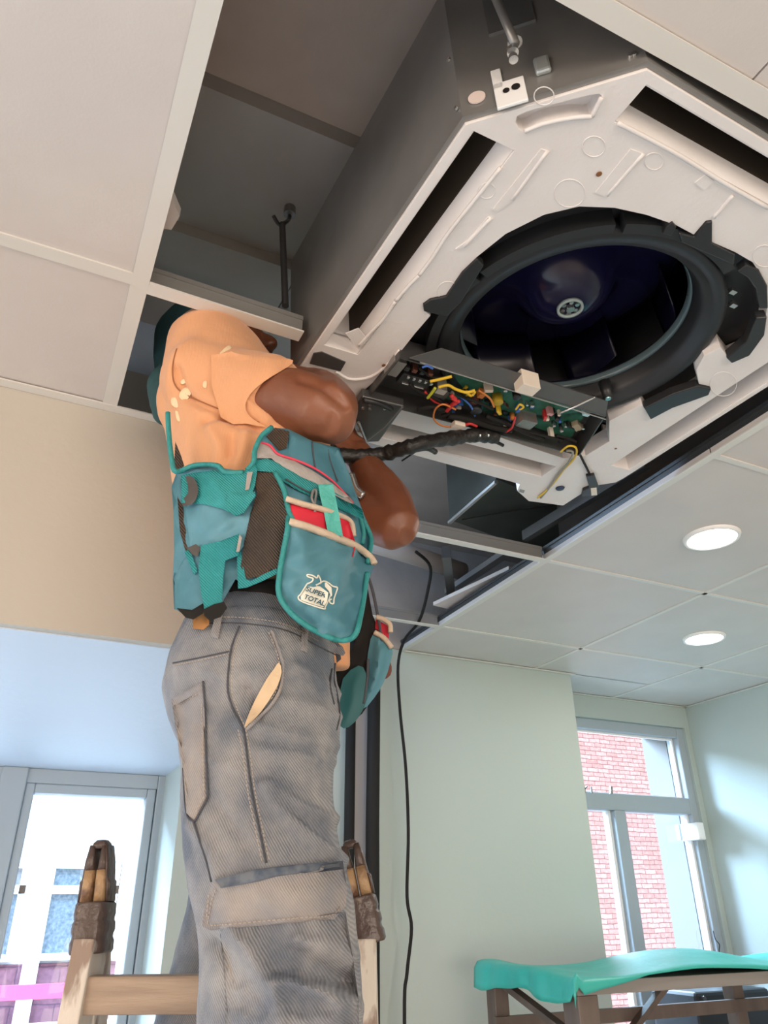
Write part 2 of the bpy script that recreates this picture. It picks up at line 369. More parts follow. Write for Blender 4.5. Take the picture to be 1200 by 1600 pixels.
teething('ceiling_grid_bar', 'short cross bar at the far end of the open hole, behind the hanging cord', (0.50, 2.110, ZC), (1.206, 2.110, ZC), M['teeside'], 0.020)
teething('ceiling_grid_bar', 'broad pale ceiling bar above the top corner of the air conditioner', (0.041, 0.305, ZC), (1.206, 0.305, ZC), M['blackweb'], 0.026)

# walls
def wallbox(name, a, b, m): return struct(name, bx(a, b), m)
wallbox('wall_left', (-3.15, -3.7, 0), (-3.0, 3.0, 3.15), M['cream'])
wallbox('wall_front', (-3.0, -3.7, 0), (3.0, -3.55, 3.15), M['cream'])
wallbox('wall_right', (2.87, -3.55, 0), (3.05, 2.65, 3.15), M['wall'])
# back wall: pier between the two windows, wall under and above the far window
bm = bmesh.new()
box(bm, (0.465, 2.406, 0), (1.995, 2.90, 3.1))
box(bm, (1.995, 2.65, 2.50), (3.05, 2.90, 3.1)); box(bm, (1.995, 2.65, 0), (3.05, 2.90, 0.85))
box(bm, (2.84, 2.65, 0.85), (3.05, 2.90, 2.50))
struct('wall_back', bm, M['wall'])
wallbox('wall_above_window', (-3.0, 2.406, 2.31), (0.465, 2.90, 3.1), M['slab'])
wallbox('wall_below_window', (-3.0, 2.406, 0), (0.465, 2.90, 0.9), M['cream'])
bm = bmesh.new(); 
struct('wall_bulkhead', extrude_poly([(-3.0,1.28),(0.235,1.28),(0.30,1.45),(0.30,1.62),(-3.0,1.62)], [], 2.157, 2.612), M['cream'])
struct('wall_soffit', extrude_poly([(-3.0,1.30),(0.24,1.30),(0.47,1.62),(0.47,2.90),(-3.0,2.90)], [], 2.155, 2.30), M['soffit'])
wallbox('wall_plenum', (-3.0, 1.50, 2.86), (0.5, 1.62, 3.06), M['bluepl'])
wallbox('trim_6', (-3.0, 1.49, 2.612), (0.5, 1.62, 2.86), M['slab2'])
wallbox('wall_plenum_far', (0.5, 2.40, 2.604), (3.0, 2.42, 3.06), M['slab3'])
# structural slab above the false ceiling, stepped
bm = bmesh.new()
box(bm, (-3.0, -3.55, 3.06), (3.0, 0.85, 3.15))
struct('trim_3', bm, M['slab'])
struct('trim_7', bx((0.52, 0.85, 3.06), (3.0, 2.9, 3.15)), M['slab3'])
bm = bmesh.new(); box(bm, (-3.0, 0.85, 3.02), (0.52, 1.16, 3.15)); 
box(bm, (-3.0, 1.16, 2.99), (0.52, 1.26, 3.15)); box(bm, (-3.0, 1.26, 3.02), (0.52, 1.5, 3.15))
struct('trim_4', bm, M['slab2'])
# wall edge angle trims
bm = bmesh.new()
bar(bm, (-3.0, 1.268, ZC-0.002), (0.19, 1.268, ZC-0.002), 0.022, 0.003)
bar(bm, (1.225, 2.396, ZC-0.002), (2.01, 2.396, ZC-0.002), 0.014, 0.003)
bar(bm, (2.0, 2.642, ZC-0.002), (2.87, 2.642, ZC-0.002), 0.014, 0.003); bar(bm, (2.862, -3.5, ZC-0.002), (2.862, 2.65, ZC-0.002), 0.014, 0.003)
struct('trim_5', bm, M['tee'])

# ---- windows
def rectframe(bm, x0, x1, z0, z1, y0, y1, t):
    box(bm, (x0, y0, z0), (x0+t, y1, z1)); box(bm, (x1-t, y0, z0), (x1, y1, z1))
    box(bm, (x0+t, y0, z1-t), (x1-t, y1, z1)); box(bm, (x0+t, y0, z0), (x1-t, y1, z0+t))
# window 2: fixed top light and two casements
w2 = thing('window_2', 'x', 'window'); del w2['label']; del w2['category']; w2['kind'] = 'structure'
bm = bmesh.new()
X0, X1 = 1.995, 2.845
rectframe(bm, X0, X1, 0.85, 2.50, 2.665, 2.74, 0.045)
box(bm, (X0+.045, 2.665, 2.118), (X1-.045, 2.74, 2.186))
box(bm, (2.352, 2.66, 0.9), (2.411, 2.74, 2.118))
obj('window_frame', bm, M['frame'], w2, bevel=0.004)
bm = bmesh.new(); rectframe(bm, X0+.045, X1-.045, 2.186, 2.455, 2.70, 2.712, 0.008)
box(bm, (2.338, 2.69, 0.9), (2.352, 2.72, 2.118)); box(bm, (X1-.056, 2.69, 0.9), (X1-.045, 2.72, 2.118))
obj('white_bead', bm, M['white'], w2)
for nm, (a, b, c, d) in {'pane': (X0+.05, X1-.05, 2.19, 2.45), 'pane.a': (X0+.05, 2.336, 0.9, 2.115), 'pane.b': (2.412, X1-.05, 0.9, 2.115)}.items():
    obj('pane', bx((a, 2.702, c), (b, 2.706, d)), M['glass'], w2)
bm = bmesh.new()
for x in (2.20, 2.236): bar(bm, (x, 2.655, 2.178), (x, 2.655, 2.205), 0.006, 0.006, Vector((1,0,0)))
bar(bm, (2.19, 2.655, 2.19), (2.215, 2.655, 2.205), 0.006, 0.006)
bar(bm, (2.34, 2.655, 2.182), (2.345, 2.655, 2.212), 0.012, 0.01, Vector((1,0,0)))
obj('latch', bm, M['steel'], w2)
bm = tb([(2.79, 2.66, 1.66), (2.788, 2.655, 1.63), (2.80, 2.65, 1.61), (2.793, 2.652, 1.585), (2.798, 2.655, 1.55), (2.795,2.655,1.50)], 0.002, 6, 5)
obj('cord', bm, M['black'], w2)
# window 1
w1 = thing('window_1', 'x', 'window'); del w1['label']; del w1['category']; w1['kind'] = 'structure'
bm = bmesh.new(); 
rectframe(bm, -2.2, 0.488, 0.9, 2.155, 2.70, 2.78, 0.045)
YW = 2.72
pa, pb = on_y(8, 1300, YW).x, on_y(36, 1300, YW).x
pr = on_y(238, 1235, YW).x; pl = on_y(40, 1228, YW).x
box(bm, (pl-0.075, 2.69, 0.9), (pl, 2.78, 2.155))
for a, b in ((pl, 0.44), (-1.15, pl-0.075)):
    rectframe(bm, a, b, 0.95, 2.11, 2.70, 2.77, 0.028)
obj('window_frame', bm, M['frame'], w1, bevel=0.004)
obj('pane', bx((pl+.02, 2.735, 0.96), (0.42, 2.739, 2.10)), M['glass'], w1)
obj('pane', bx((-1.14, 2.735, 0.96), (pl-0.08, 2.739, 2.10)), M['glass'], w1)

# ================================================================ OUTSIDE
YB = 8.6
t = thing('brick_building', 'pink-red brick building seen through the far right window', 'building', (5.5, YB, 0))
wobj('wall', bx((2.8, YB, -1), (9.9, YB+0.3, 9)), M['brick'], t)
t = thing('outside_column', 'pale plaster pier just outside the far right window frame', 'column', (3.1, 2.95, 0))
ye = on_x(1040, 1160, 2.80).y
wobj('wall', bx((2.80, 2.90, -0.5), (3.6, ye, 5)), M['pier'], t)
q = on_x(1088, 1300, 2.80); q2 = q
t = thing('meter_box', 'small white box fixed on the pale pier outside the right window', 'box', (2.80, q.y, q.z))
wobj('body', bx((2.76, q.y-0.05, q.z-0.035), (2.80, q.y+0.05, q.z+0.035)), M['white'], t, bevel=0.004)
wobj('cover', bx((2.755, q.y+0.055, q.z-0.03), (2.80, q.y+0.075, q.z+0.035)), M['frame'], t)
YF = 9.2
t = thing('white_building', 'white rendered building with obscure windows seen through left window', 'building', (-1, YF, 0))
def fz(px, py): p = on_y(px, py, YF); return p
zt = fz(100, 1340).z; zb = fz(100, 1505).z; zr = fz(100, 1530).z; zr2 = fz(100, 1552).z
wobj('wall', bx((-9, YF+0.12, -3), (2.6, YF+0.4, 9.5)), M['rend'], t)
wobj('brick_base', bx((-9, YF+0.05, -3), (fz(180, 1520).x, YF+0.12, zb)), M['brick2'], t)
for i, (xa, xb, za, zc_, mid) in enumerate([(80, 192, 1347, 1503, 1392), (8, 48, 1347, 1500, 1392), (-70, -8, 1347, 1500, 1392)]):
    p0, p1 = fz(xb if i else 192, 1347).x, fz(xa, 1347).x
    za_, zb_ = fz(100, 1347).z, fz(100, 1500).z; zm = fz(100, 1390).z
    bm = bmesh.new(); rectframe(bm, p1, p0, zb_, za_, YF, YF+0.1, 0.06); box(bm, (p1, YF, zm-0.04), (p0, YF+0.1, zm+0.04))
    if i == 0: box(bm, ((p0+p1)/2+0.35, YF, zb_), ((p0+p1)/2+0.42, YF+0.1, za_))
    f = wobj('window', bm, M['white'], t)
    wobj('pane', bx((p1+0.05, YF+0.05, zb_+0.05), (p0-0.05, YF+0.08, za_-0.05)), M['obsc'], t)
bm = bmesh.new()
for k, xx in enumerate([(52, 78)]):
    box(bm, (fz(52,1420).x, YF-0.02, -3), (fz(76,1420).x, YF+0.11, zt+0.1))
wobj('pillar', bm, M['rend'], t)
wobj('cornice', bx((-9, YF-0.1, fz(60,1296).z), (fz(90, 1290).x+0.6, YF+0.12, fz(60,1290).z)), M['rend'], t)
wobj('rail', bx((-9, YF-0.35, fz(60,1556).z), (fz(112,1535).x, YF-0.25, fz(60,1534).z)), M['pinkrail'], t)
wobj('parapet', bx((-9, YF-0.6, -3), (fz(160, 1580).x, YF-0.4, fz(60,1590).z)), M['white'], t)

# ================================================================ CEILING LIGHTS
em = mat('lit_diffuser', (1.0, 0.93, 0.88), 0.5, emit=9)
for (px_, py_, lab, r) in ((1112, 840, 'nearer round recessed downlight glowing in the white ceiling, right of the black bar', 0.062),
                        (1100, 997, 'farther round recessed downlight glowing in the white ceiling, nearer the far window', 0.064)):
    p = on_z(px_, py_, ZC)
    t = thing('downlight', lab, 'ceiling light', (p.x, p.y, ZC), group='round downlights in the ceiling')
    obj('trim_ring', lathe(bmesh.new(), [(r, 0.004), (r, -0.006), (r+0.007, -0.006), (r+0.010, 0.001), (r+0.010, 0.004)], seg=48, close=True), M['white'], t, True)
    obj('diffuser', lathe(bmesh.new(), [(r, -0.001), (r*0.98, -0.004), (0.001, -0.004)], seg=48), em, t, True)
    l = bpy.data.lights.new('downlight_lamp', 'AREA'); l.shape = 'DISK'; l.size = r*1.9; l.energy = 3.5; l.color = (1, 0.90, 0.80)
    lo = bpy.data.objects.new('downlight_lamp', l); C.objects.link(lo); lo.location = (0, 0, -0.008); lo.parent = t

# loose ceiling boards
t = thing('ceiling_board', 'loose white ceiling board resting askew above the hole edge', 'ceiling tile', (1.2, 1.9, 2.65))
A_ = [on_z(677, 946, 2.645), on_z(795, 890, 2.66), on_z(850, 878, 2.67), on_z(705, 975, 2.65)]
bm = bmesh.new()
lo_ = [bm.verts.new(p) for p in (A_[0], A_[1], A_[1]+Vector((0.3,0.04,0.0)), A_[0]+Vector((0.3,0.04,0)))]
hi_ = [bm.verts.new(v.co + Vector((0,0,0.012))) for v in lo_]
bm.faces.new(lo_); bm.faces.new(hi_[::-1])
for i in range(4): bm.faces.new((lo_[i], lo_[(i+1)%4], hi_[(i+1)%4], hi_[i]))
wobj('board', bm, M['tile'], t)
tag(obj('board_offcut', bx((1.33, 1.56, 2.66), (1.62, 1.70, 2.70)), M['ivory']), 'small pale offcut block lying on the ceiling boards in the hole', 'offcut')
p = on_z(262, 328, 2.66)
tag(obj('board_offcut', extrude_poly([(p.x-0.14, p.y-0.03), (p.x, p.y-0.03), (p.x+0.018, p.y+0.0), (p.x+0.012, p.y+0.03), (p.x-0.14, p.y+0.07)], [], 2.655, 2.672), M['tile']), 'torn pale board corner poking out past the left ceiling bar', 'offcut')

# ================================================================ PLENUM THINGS
t = thing('hanger_rod', 'dark threaded hanger rod with hook dropping from the slab, left of the unit', 'hanger', (0.31, 1.12, 2.7))
pt = on_z(441, 350, 2.93); pb_ = on_z(446, 478, 2.68); pb_ = Vector((pt.x+0.0, pt.y+0.0, 2.62))
wobj('rod', tb([pt, at(446, 478, pt.dot(DH)-0.02)], 0.0065, 8), M['darksteel'], t)
p2 = on_z(453, 325, 3.02)
wobj('hook', tb([p2, p2-Vector((0,0,0.03)), pt+Vector((0.008,0,0.01)), pt+Vector((-0.006,0,-0.004)), on_z(427,337,2.93)], 0.004, 6, 4), M['darksteel'], t)
wobj('anchor', cyl((p2.x, p2.y, 3.0), 0.012, 0.02), M['steel'], t)
# dark duct box right of the person
t = thing('air_duct', 'dark sheet-metal duct box above the open ceiling behind the unit', 'duct', (1.3, 1.6, 2.85))
pa = [on_z(x, y, 2.80) for x, y in ((702, 812), (775, 748), (870, 790), (875, 850), (840, 862))]
wobj('casing', extrude_poly([(p.x, p.y) for p in pa], [], 2.80, 3.0), M['duct'], t)
wobj('rim', tb([pa[0]+Vector((0,0,-.01)), pa[1]+Vector((0,0,-.01))], 0.007, 6), M['steel'], t)
wobj('tie_wire', tb([on_z(722,812,2.79), on_z(790,800,2.79), on_z(870,788,2.79)], 0.0025, 6, 4), M['black'], t)
wobj('angle_rail', bar(bmesh.new(), on_z(820, 838, 2.72), on_z(1010, 722, 2.72), 0.02, 0.03), M['darksteel'], t)
t = tag(obj('waste_pipe', tb([on_z(560, 842, 2.85), on_z(640, 866, 2.85), on_z(722, 893, 2.85)], 0.034, 16), M['pipe'], None, True), 'pale pipe crossing under the slab behind the bare elbow', 'pipe')
tag(obj('steel_bracket', bar(bmesh.new(), on_z(697, 862, 2.72), on_z(706, 935, 2.72), 0.028, 0.04), M['darksteel']), 'dark steel strip beside the pale pipe in the ceiling hole', 'bracket')
tag(obj('steel_channel', bar(bmesh.new(), on_z(700, 925, 2.78), on_z(800, 858, 2.78), 0.03, 0.02), M['steel']), 'grey channel crossing the hole beside the loose ceiling board', 'channel')
# cord hanging from the hole
pts = [on_y(650, 862, 1.9), on_y(672, 885, 1.95), on_y(668, 925, 2.0), on_y(655, 970, 2.1), on_y(632, 1000, 2.28), on_y(622, 1040, 2.33), on_y(625, 1110, 2.34), on_y(634, 1200, 2.34), on_y(638, 1300, 2.34), on_y(636, 1400, 2.34), on_y(643, 1450, 2.34), on_y(636, 1520, 2.34), on_y(632, 1600, 2.34)]
pts += [Vector((pts[-1].x, 2.34, 0.8)), Vector((pts[-1].x, 2.34, 0.01))]
t = tag(obj('power_cord', tb(pts, 0.0052, 8, 6), M['black'], None, True), 'thin black cord hanging from the ceiling hole down the pale wall', 'cord')
# pipes behind the leg
def vpipe(xt, yt, xb, yb, Y, r): 
    a = on_y(xt, yt, Y); b = on_y(xb, yb, Y); k = (b - a) / (b.z - a.z)
    return [a + k*(2.62 - a.z), b, b + k*(0.02 - b.z)]
a, b = on_y(548, 1150, 2.36), on_y(545, 1310, 2.36)
tag(obj('insulated_pipe', tb([Vector((a.x, 2.36, 2.62)), Vector((a.x-0.005, 2.36, 0.01))], 0.017, 12), M['black'], None, True), 'thin black insulated pipe running down behind the jeans, left of the trunking', 'pipe', 'insulated pipes behind the man')
a = on_y(582, 1150, 2.34)
tag(obj('insulated_pipe', tb([Vector((a.x+0.01, 2.34, 2.62)), Vector((a.x, 2.34, 2.0)), Vector((a.x-0.002, 2.34, 0.01))], 0.022, 12), M['black'], None, True), 'thicker black insulated pipe right of the grey trunking, behind ladder top', 'pipe', 'insulated pipes behind the man')
a = on_y(564, 1250, 2.385)
tag(obj('cable_trunking', bx((a.x-0.027, 2.375, 0.01), (a.x+0.027, 2.405, 2.62)), M['greymetal'], bevel=0.004), 'grey vertical cable trunking on the wall between two black pipes', 'trunking')

# ================================================================ AIR CONDITIONER
AR = Matrix.Rotation(0.0736, 3, Vector((2.786e-4, -5.1405e-2, 5.24615e-2)).normalized())
AO = Vector((0.73605, 0.75663, 2.60088))
ac = thing('air_conditioner', 'opened white ceiling cassette air conditioner with exposed fan and wiring', 'air conditioner', AO)
ac.rotation_mode = 'XYZ'; ac.rotation_euler = AR.to_euler('XYZ')
ARt = AR.transposed()
def al(px, py, z=0.0):
    """point of the unit's own frame at height z seen at a photo pixel"""
    o = ARt @ (CAM - AO); d = ARt @ ray(px, py); return o + d * ((z - o.z) / d.z)
H = 0.42; K = 0.151
octo = [(-H,-H+K),(-H+K,-H),(H-K,-H),(H,-H+K),(H,H-K),(H-0.06,H),(-H+0.09,H),(-H,H-0.09)]
octo = [(-H,-H+K),(-H+K,-H),(H-K,-H),(H,-H+K),(H,H-0.10),(H-0.10,H),(-H+K,H),(-H,H-0.145)]
def scaled(poly, s): return [(p[0]*s, p[1]*s) for p in poly]
# steel casing
bm = extrude_poly(octo, [scaled(octo, 0.985)], 0.004, 0.262)
box(bm, (-0.40, -0.40, 0.255), (0.40, 0.40, 0.262))
obj('casing', bm, M['steel'], ac)
obj('casing_lid', extrude_poly(octo, [], 0.262, 0.268), M['steel'], ac)
# foam drain pan with four slots and a centre opening
opening_px = [(560,618),(600,583),(648,522),(673,493),(662,484),(661,474),(672,466),(697,461),(722,424),(745,402),(790,366),(850,336),(905,323),(960,325),(1010,336),(1056,352),(1084,367),(1103,345),(1112,344),(1111,378),(1150,395),(1176,410),(1198,445),(1199,480),(1193,515),(1170,552),(1142,564),(1126,543),(1100,556),(1088,578),(1092,600),(1110,604),(1106,614),(1050,634),(1016,652),(1003,632),(952,658),(952,690),(915,712),(880,716),(800,690),(700,655),(640,640),(590,640)]
opening = [al(x, y, 0)[:2] for x, y in opening_px]
S0, S1 = 0.400, 0.338
slots = [[(-S0,-0.262),(-S1,-0.262),(-S1,0.175),(-S0,0.175)],
         [(-0.252,-S0),(0.27,-S0),(0.27,-S1-0.01),(-0.252,-S1-0.01)],
         [(S1+0.01,-0.27),(S0+0.004,-0.27),(S0+0.004,0.285),(S1+0.01,0.285)],
         [(-0.235,S1),(0.235,S1),(0.235,S0-0.01),(-0.235,S0-0.01)]]
rec = [p[:2] for p in smoothpts([al(x,y,0).to_2d().to_3d() for x,y in ((808,182),(870,162),(936,147),(933,165),(922,183),(895,183),(850,191),(818,206))], 3, True)]
obj('moulded_recess', extrude_poly([(p[0]*1.0, p[1]*1.0) for p in rec], [], 0.024, 0.028), M['foam'], ac)
pan_out = scaled(octo[:4], 0.984) + [al(x,y,0)[:2] for x,y in ((975,747),(962,754),(936,758),(914,768),(880,790),(826,783),(808,767),(812,757),(800,753))] + scaled(octo[6:], 0.984)
pan = obj('drain_pan', extrude_poly(pan_out, [opening, rec] + slots, 0.0, 0.035), M['foam'], ac, bevel=0.002)
# air channels: slanting inner walls and dark cavity above each slot
bm = bmesh.new()
def quad(bm, *p): bm.faces.new([bm.verts.new(q) for q in p])
for sl, (dx, dy) in zip(slots, ((1,0),(0,1),(-1,0),(0,-1))):
    xs = [p[0] for p in sl]; ys = [p[1] for p in sl]; x0,x1,y0,y1 = min(xs),max(xs),min(ys),max(ys)
    th = 0.004; dp = 0.11
    if dx:
        xi, xo = (x1, x0) if dx > 0 else (x0, x1); cx_ = xi - dx*0.012
        for a_, b_ in (((xi, 0.002), (cx_, 0.026)), ((xo, 0.002), (xo, dp))):
            bar(bm, ((a_[0]+b_[0])/2, y0, (a_[1]+b_[1])/2), ((a_[0]+b_[0])/2, y1, (a_[1]+b_[1])/2), th, math.hypot(a_[0]-b_[0], a_[1]-b_[1]), Vector((b_[0]-a_[0], 0, b_[1]-a_[1])).normalized())
        box(bm, (x0, y0-th, 0.03), (x1, y0, dp)); box(bm, (x0, y1, 0.03), (x1, y1+th, dp))
    else:
        yi, yo = (y1, y0) if dy > 0 else (y0, y1); cy_ = yi - dy*0.012
        for a_, b_ in (((yi, 0.002), (cy_, 0.026)), ((yo, 0.002), (yo, dp))):
            bar(bm, (x0, (a_[0]+b_[0])/2, (a_[1]+b_[1])/2), (x1, (a_[0]+b_[0])/2, (a_[1]+b_[1])/2), th, math.hypot(a_[0]-b_[0], a_[1]-b_[1]), Vector((0, b_[0]-a_[0], b_[1]-a_[1])).normalized())
        box(bm, (x0-th, y0, 0.03), (x0, y1, dp)); box(bm, (x1, y0, 0.03), (x1+th, y1, dp))
obj('air_channel', bm, M['foam'], ac)
bm = bmesh.new()
for sl, k in zip(slots, range(4)):
    xs = [p[0] for p in sl]; ys = [p[1] for p in sl]; x0,x1,y0,y1 = min(xs),max(xs),min(ys),max(ys)
    if k in (0,1):
        if k == 0: box(bm, (x1-0.014, y0, 0.028), (x1-0.008, y1, 0.11)); box(bm, (x0+0.003, y0, 0.10), (x1-0.014, y1, 0.11))
        else: box(bm, (x0, y1-0.014, 0.028), (x1, y1-0.008, 0.11)); box(bm, (x0, y0+0.003, 0.10), (x1, y1-0.014, 0.11))
    else: box(bm, (x0+0.003, y0+0.003, 0.108), (x1-0.003, y1-0.003, 0.114))
obj('coil_cavity', bm, M['slotdark'], ac)
# raised and sunken marks on the foam face
def plate(name, pxs, z0, z1, m, parent=ac, bevel=0, sm=0):
    poly = [al(x, y, 0)[:2] for x, y in pxs]
    if sm: poly = [p[:2] for p in smoothpts([(q[0], q[1], 0) for q in poly], sm, True)]
    return obj(name, extrude_poly(poly, [], z0, z1), m, parent, bevel=bevel)
def ridge(bm, pxs, r=0.003, z=-0.0005, n=5):
    tube(bm, smoothpts([al(x, y, z) for x, y in pxs], n), r, 6); return bm
bm = bmesh.new()
for pxs in [[(782,262),(745,308),(700,365),(676,402),(655,430)], [(655,430),(640,445),(618,470)], [(618,470),(600,497),(586,512),(560,540)],
            [(625,547),(600,575),(575,590),(545,592),(525,580)],
            [(820,205),(850,193),(895,184),(925,182)], [(925,182),(940,152)],
            [(855,236),(800,312)], [(767,340),(725,385)], [(1005,240),(948,305)], 
            [(1145,305),(1115,340)], [(965,192),(1010,215),(1065,245),(1130,285),(1200,325)]]:
    obj('moulded_ridge', ridge(bmesh.new(), pxs), M['foam'], ac, True)
for (cx_, cy_, r_) in ((850,150,15),(928,229,17),(890,302,23),(1022,252,14),(760,298,13),(700,455,16),(1195,400,18),(1130,600,20)):
    bm = bmesh.new(); tube(bm, [al(cx_+r_*1.05*math.cos(a_), cy_+r_*0.95*math.sin(a_), -0.0002) for a_ in [2*PI*k/20 for k in range(20)]], 0.0007, 5, closed=True); obj('moulded_circle', bm, M['foam'], ac, True)
bm = bmesh.new()
for pxs in ([(845,232),(858,236),(798,315),(778,330),(770,326)], [(735,372),(762,338),(770,341),(728,388),(712,388)], [(985,232),(1006,240),(950,308),(930,300)], [(540,520),(560,545),(575,530),(560,512)], [(1085,285),(1102,272),(1115,282),(1100,296)]):
    obj('moulded_pad', extrude_poly([al(x,y,0)[:2] for x,y in pxs], [], -0.0015, 0.0), M['foam'], ac)
bm = bmesh.new()
for (x, y, r_) in ((936,272,0.004),(600,571,0.004),(962,701,0.003)): 
    bm = bmesh.new(); q = al(x, y, -0.001); lathe(bm, [(r_, -0.0012), (r_*0.6, -0.0016), (0.0005, -0.0016)], (q.x, q.y, 0), 12)
    obj('rusty_screw', bm, M['rust'], ac)
# dark rectangular hole near the corner & blue plug
plate('sensor_port', [(490,551),(503,549),(540,565),(532,579),(484,567)], -0.002, 0.001, M['darksteel'])
q = al(875, 762, 0); obj('rubber_plug', lathe(bmesh.new(), [(0.011, -0.001), (0.009, -0.004), (0.0005, -0.004)], (q.x, q.y, 0), 20), mat('dark_blue_rubber', (0.03,0.05,0.10), 0.5), ac, True)
obj('clip_hole', extrude_poly([al(x,y,0)[:2] for x,y in ((812,764),(820,766),(818,770),(811,768))], [], -0.001, 0.0), M['steel'], ac)
# --- fan bell mouth
obj('fan_shroud', extrude_poly([(-0.33,-0.31),(0.30,-0.31),(0.31,0.20),(-0.30,0.20)], [[(0.215*math.cos(2*PI*k/64), 0.215*math.sin(2*PI*k/64)) for k in range(64)]], 0.037, 0.044), M['blackpl'], ac)
obj('bell_mouth', lathe(bmesh.new(), [(0.246, 0.037), (0.244, 0.016), (0.238, 0.012), (0.222, 0.012), (0.221, 0.017), (0.210, 0.020), (0.203, 0.034), (0.199, 0.060), (0.197, 0.075), (0.200, 0.075), (0.203, 0.060), (0.208, 0.046)], seg=96, close=True), M['blackgl'], ac, True)
obj('bell_rim', lathe(bmesh.new(), [(0.1985, 0.055), (0.196, 0.062), (0.194, 0.070), (0.197, 0.073)], seg=96, close=True), mat('teal_sheen_rim', (0.10,0.15,0.17), 0.2), ac, True)
bm = bmesh.new()
def arcband(bm, r0, r1, a0, a1, z0, z1, n=24):
    vs = []
    for k in range(n+1):
        a_ = math.radians(a0 + (a1-a0)*k/n); c_, s_ = math.cos(a_), math.sin(a_)
        vs.append([bm.verts.new((r*c_, r*s_, z)) for r, z in ((r0,z0),(r1,z0),(r1,z1),(r0,z1))])
    for a_, b_ in zip(vs, vs[1:]):
        for i in range(4): bm.faces.new((a_[i], a_[(i+1)%4], b_[(i+1)%4], b_[i]))
    bm.faces.new(vs[0][::-1]); bm.faces.new(vs[-1])
arcband(bm, 0.246, 0.262, 195, 240, 0.006, 0.037); arcband(bm, 0.246, 0.264, 243, 292, 0.004, 0.037); arcband(bm, 0.246, 0.262, 150, 192, 0.008, 0.037)
obj('collar', bm, M['blackpl'], ac)
# black side tabs of the shroud
plate('shroud_tab', [(662,484),(661,474),(672,466),(697,461),(722,424),(745,402),(756,412),(720,470),(698,492),(685,490)], -0.004, 0.010, M['blackpl'], bevel=0.002)
plate('shroud_tab', [(1060,362),(1084,368),(1103,345),(1112,344),(1112,378),(1148,396),(1146,412),(1100,392),(1064,376)], -0.004, 0.010, M['blackpl'], bevel=0.002)
plate('shroud_tab', [(1152,422),(1165,412),(1185,420),(1198,445),(1199,480),(1186,480),(1180,450),(1168,432)], -0.004, 0.012, M['blackpl'], bevel=0.002)
plate('shroud_tab', [(1180,493),(1197,492),(1193,520),(1170,552),(1142,564),(1134,556),(1165,530)], -0.006, 0.012, M['blackpl'], bevel=0.002)
plate('shroud_tab', [(1014,630),(1050,612),(1088,600),(1110,604),(1106,614),(1050,634),(1016,652),(1006,634)], -0.006, 0.012, M['blackpl'], bevel=0.002)
plate('shroud_tab', [(1040,352),(1050,345),(1056,352),(1048,366),(1034,362)], -0.004, 0.02, M['blackpl'], bevel=0.001)
bm = bmesh.new()
for (x,y) in ((1145,456),(1146,477)): 
    q = al(x,y,0.02); box(bm, q-Vector((0.006,0.004,0.002)), q+Vector((0.006,0.004,0.006)))
obj('clip_screw', bm, M['bright'], ac)
q = al(950, 622, 0.0); obj('screw_post', lathe(bmesh.new(), [(0.012, 0.037), (0.009, 0.0), (0.0005, 0.0)], (q.x, q.y, 0), 20), M['blackpl'], ac, True)
obj('post_screw', lathe(bmesh.new(), [(0.006, -0.001), (0.005, -0.003), (0.0005, -0.003)], (q.x, q.y, 0), 16), mat('teal_screw', (0.25,0.45,0.47), 0.3, 0.5), ac)
# --- impeller
obj('fan_housing', lathe(bmesh.new(), [(0.262, 0.045), (0.262, 0.235), (0.258, 0.235), (0.258, 0.045)], seg=64, close=True), M['blackpl'], ac, True)
obj('fan_housing_top', lathe(bmesh.new(), [(0.26, 0.235), (0.26, 0.24), (0.0005, 0.24), (0.0005, 0.235)], seg=64, close=True), M['blackpl'], ac)
fan = obj('impeller', lathe(bmesh.new(), [(0.235, 0.200), (0.20, 0.190), (0.155, 0.180), (0.115, 0.165), (0.088, 0.138), (0.072, 0.112), (0.052, 0.098), (0.030, 0.092), (0.0005, 0.092), (0.0005, 0.225), (0.235, 0.228)], seg=96, close=True), M['navy'], ac, True)
for k in range(7):
    a0 = 2*PI*k/7 + 0.35
    bm = bmesh.new(); L_ = []; U_ = []
    for i in range(9):
        tt = i/8; r_ = 0.178 + 0.055*tt; a_ = a0 + 0.5*tt
        L_.append(Vector((r_*math.cos(a_), r_*math.sin(a_), 0.083+0.0*tt))); U_.append(Vector((r_*math.cos(a_+0.05), r_*math.sin(a_+0.05), 0.218)))
    rows = []
    for p_, q_ in zip(L_, U_):
        nrm = Vector((-(p_.y), p_.x, 0)).normalized()*0.0025
        rows.append([bm.verts.new(v) for v in (p_-nrm, p_+nrm, q_+nrm, q_-nrm)])
    for a_, b_ in zip(rows, rows[1:]):
        for i in range(4): bm.faces.new((a_[i], a_[(i+1)%4], b_[(i+1)%4], b_[i]))
    bm.faces.new(rows[0][::-1]); bm.faces.new(rows[-1])
    obj('fan_blade', bm, M['blade'], fan, True)
obj('fan_front_ring', lathe(bmesh.new(), [(0.205, 0.078), (0.235, 0.088), (0.236, 0.091), (0.205, 0.082)], seg=72, close=True), M['navy'], fan, True)
obj('hub_ring', lathe(bmesh.new(), [(0.019, 0.0925), (0.019, 0.086), (0.0235, 0.086), (0.0235, 0.0925)], seg=32, close=True), mat('pale_hub_ring', (0.42,0.52,0.52), 0.4), fan, True)
bm = bmesh.new()
for k in range(6): 
    a_ = k*PI/3; lathe(bm, [(0.004, 0.091), (0.004, 0.0885), (0.0003, 0.0885)], (0.0135*math.cos(a_), 0.0135*math.sin(a_), 0), 10)
lathe(bm, [(0.0075, 0.092), (0.0075, 0.084), (0.0003, 0.084)], (0,0,0), 6)
obj('shaft_nut', bm, M['bright'], fan)
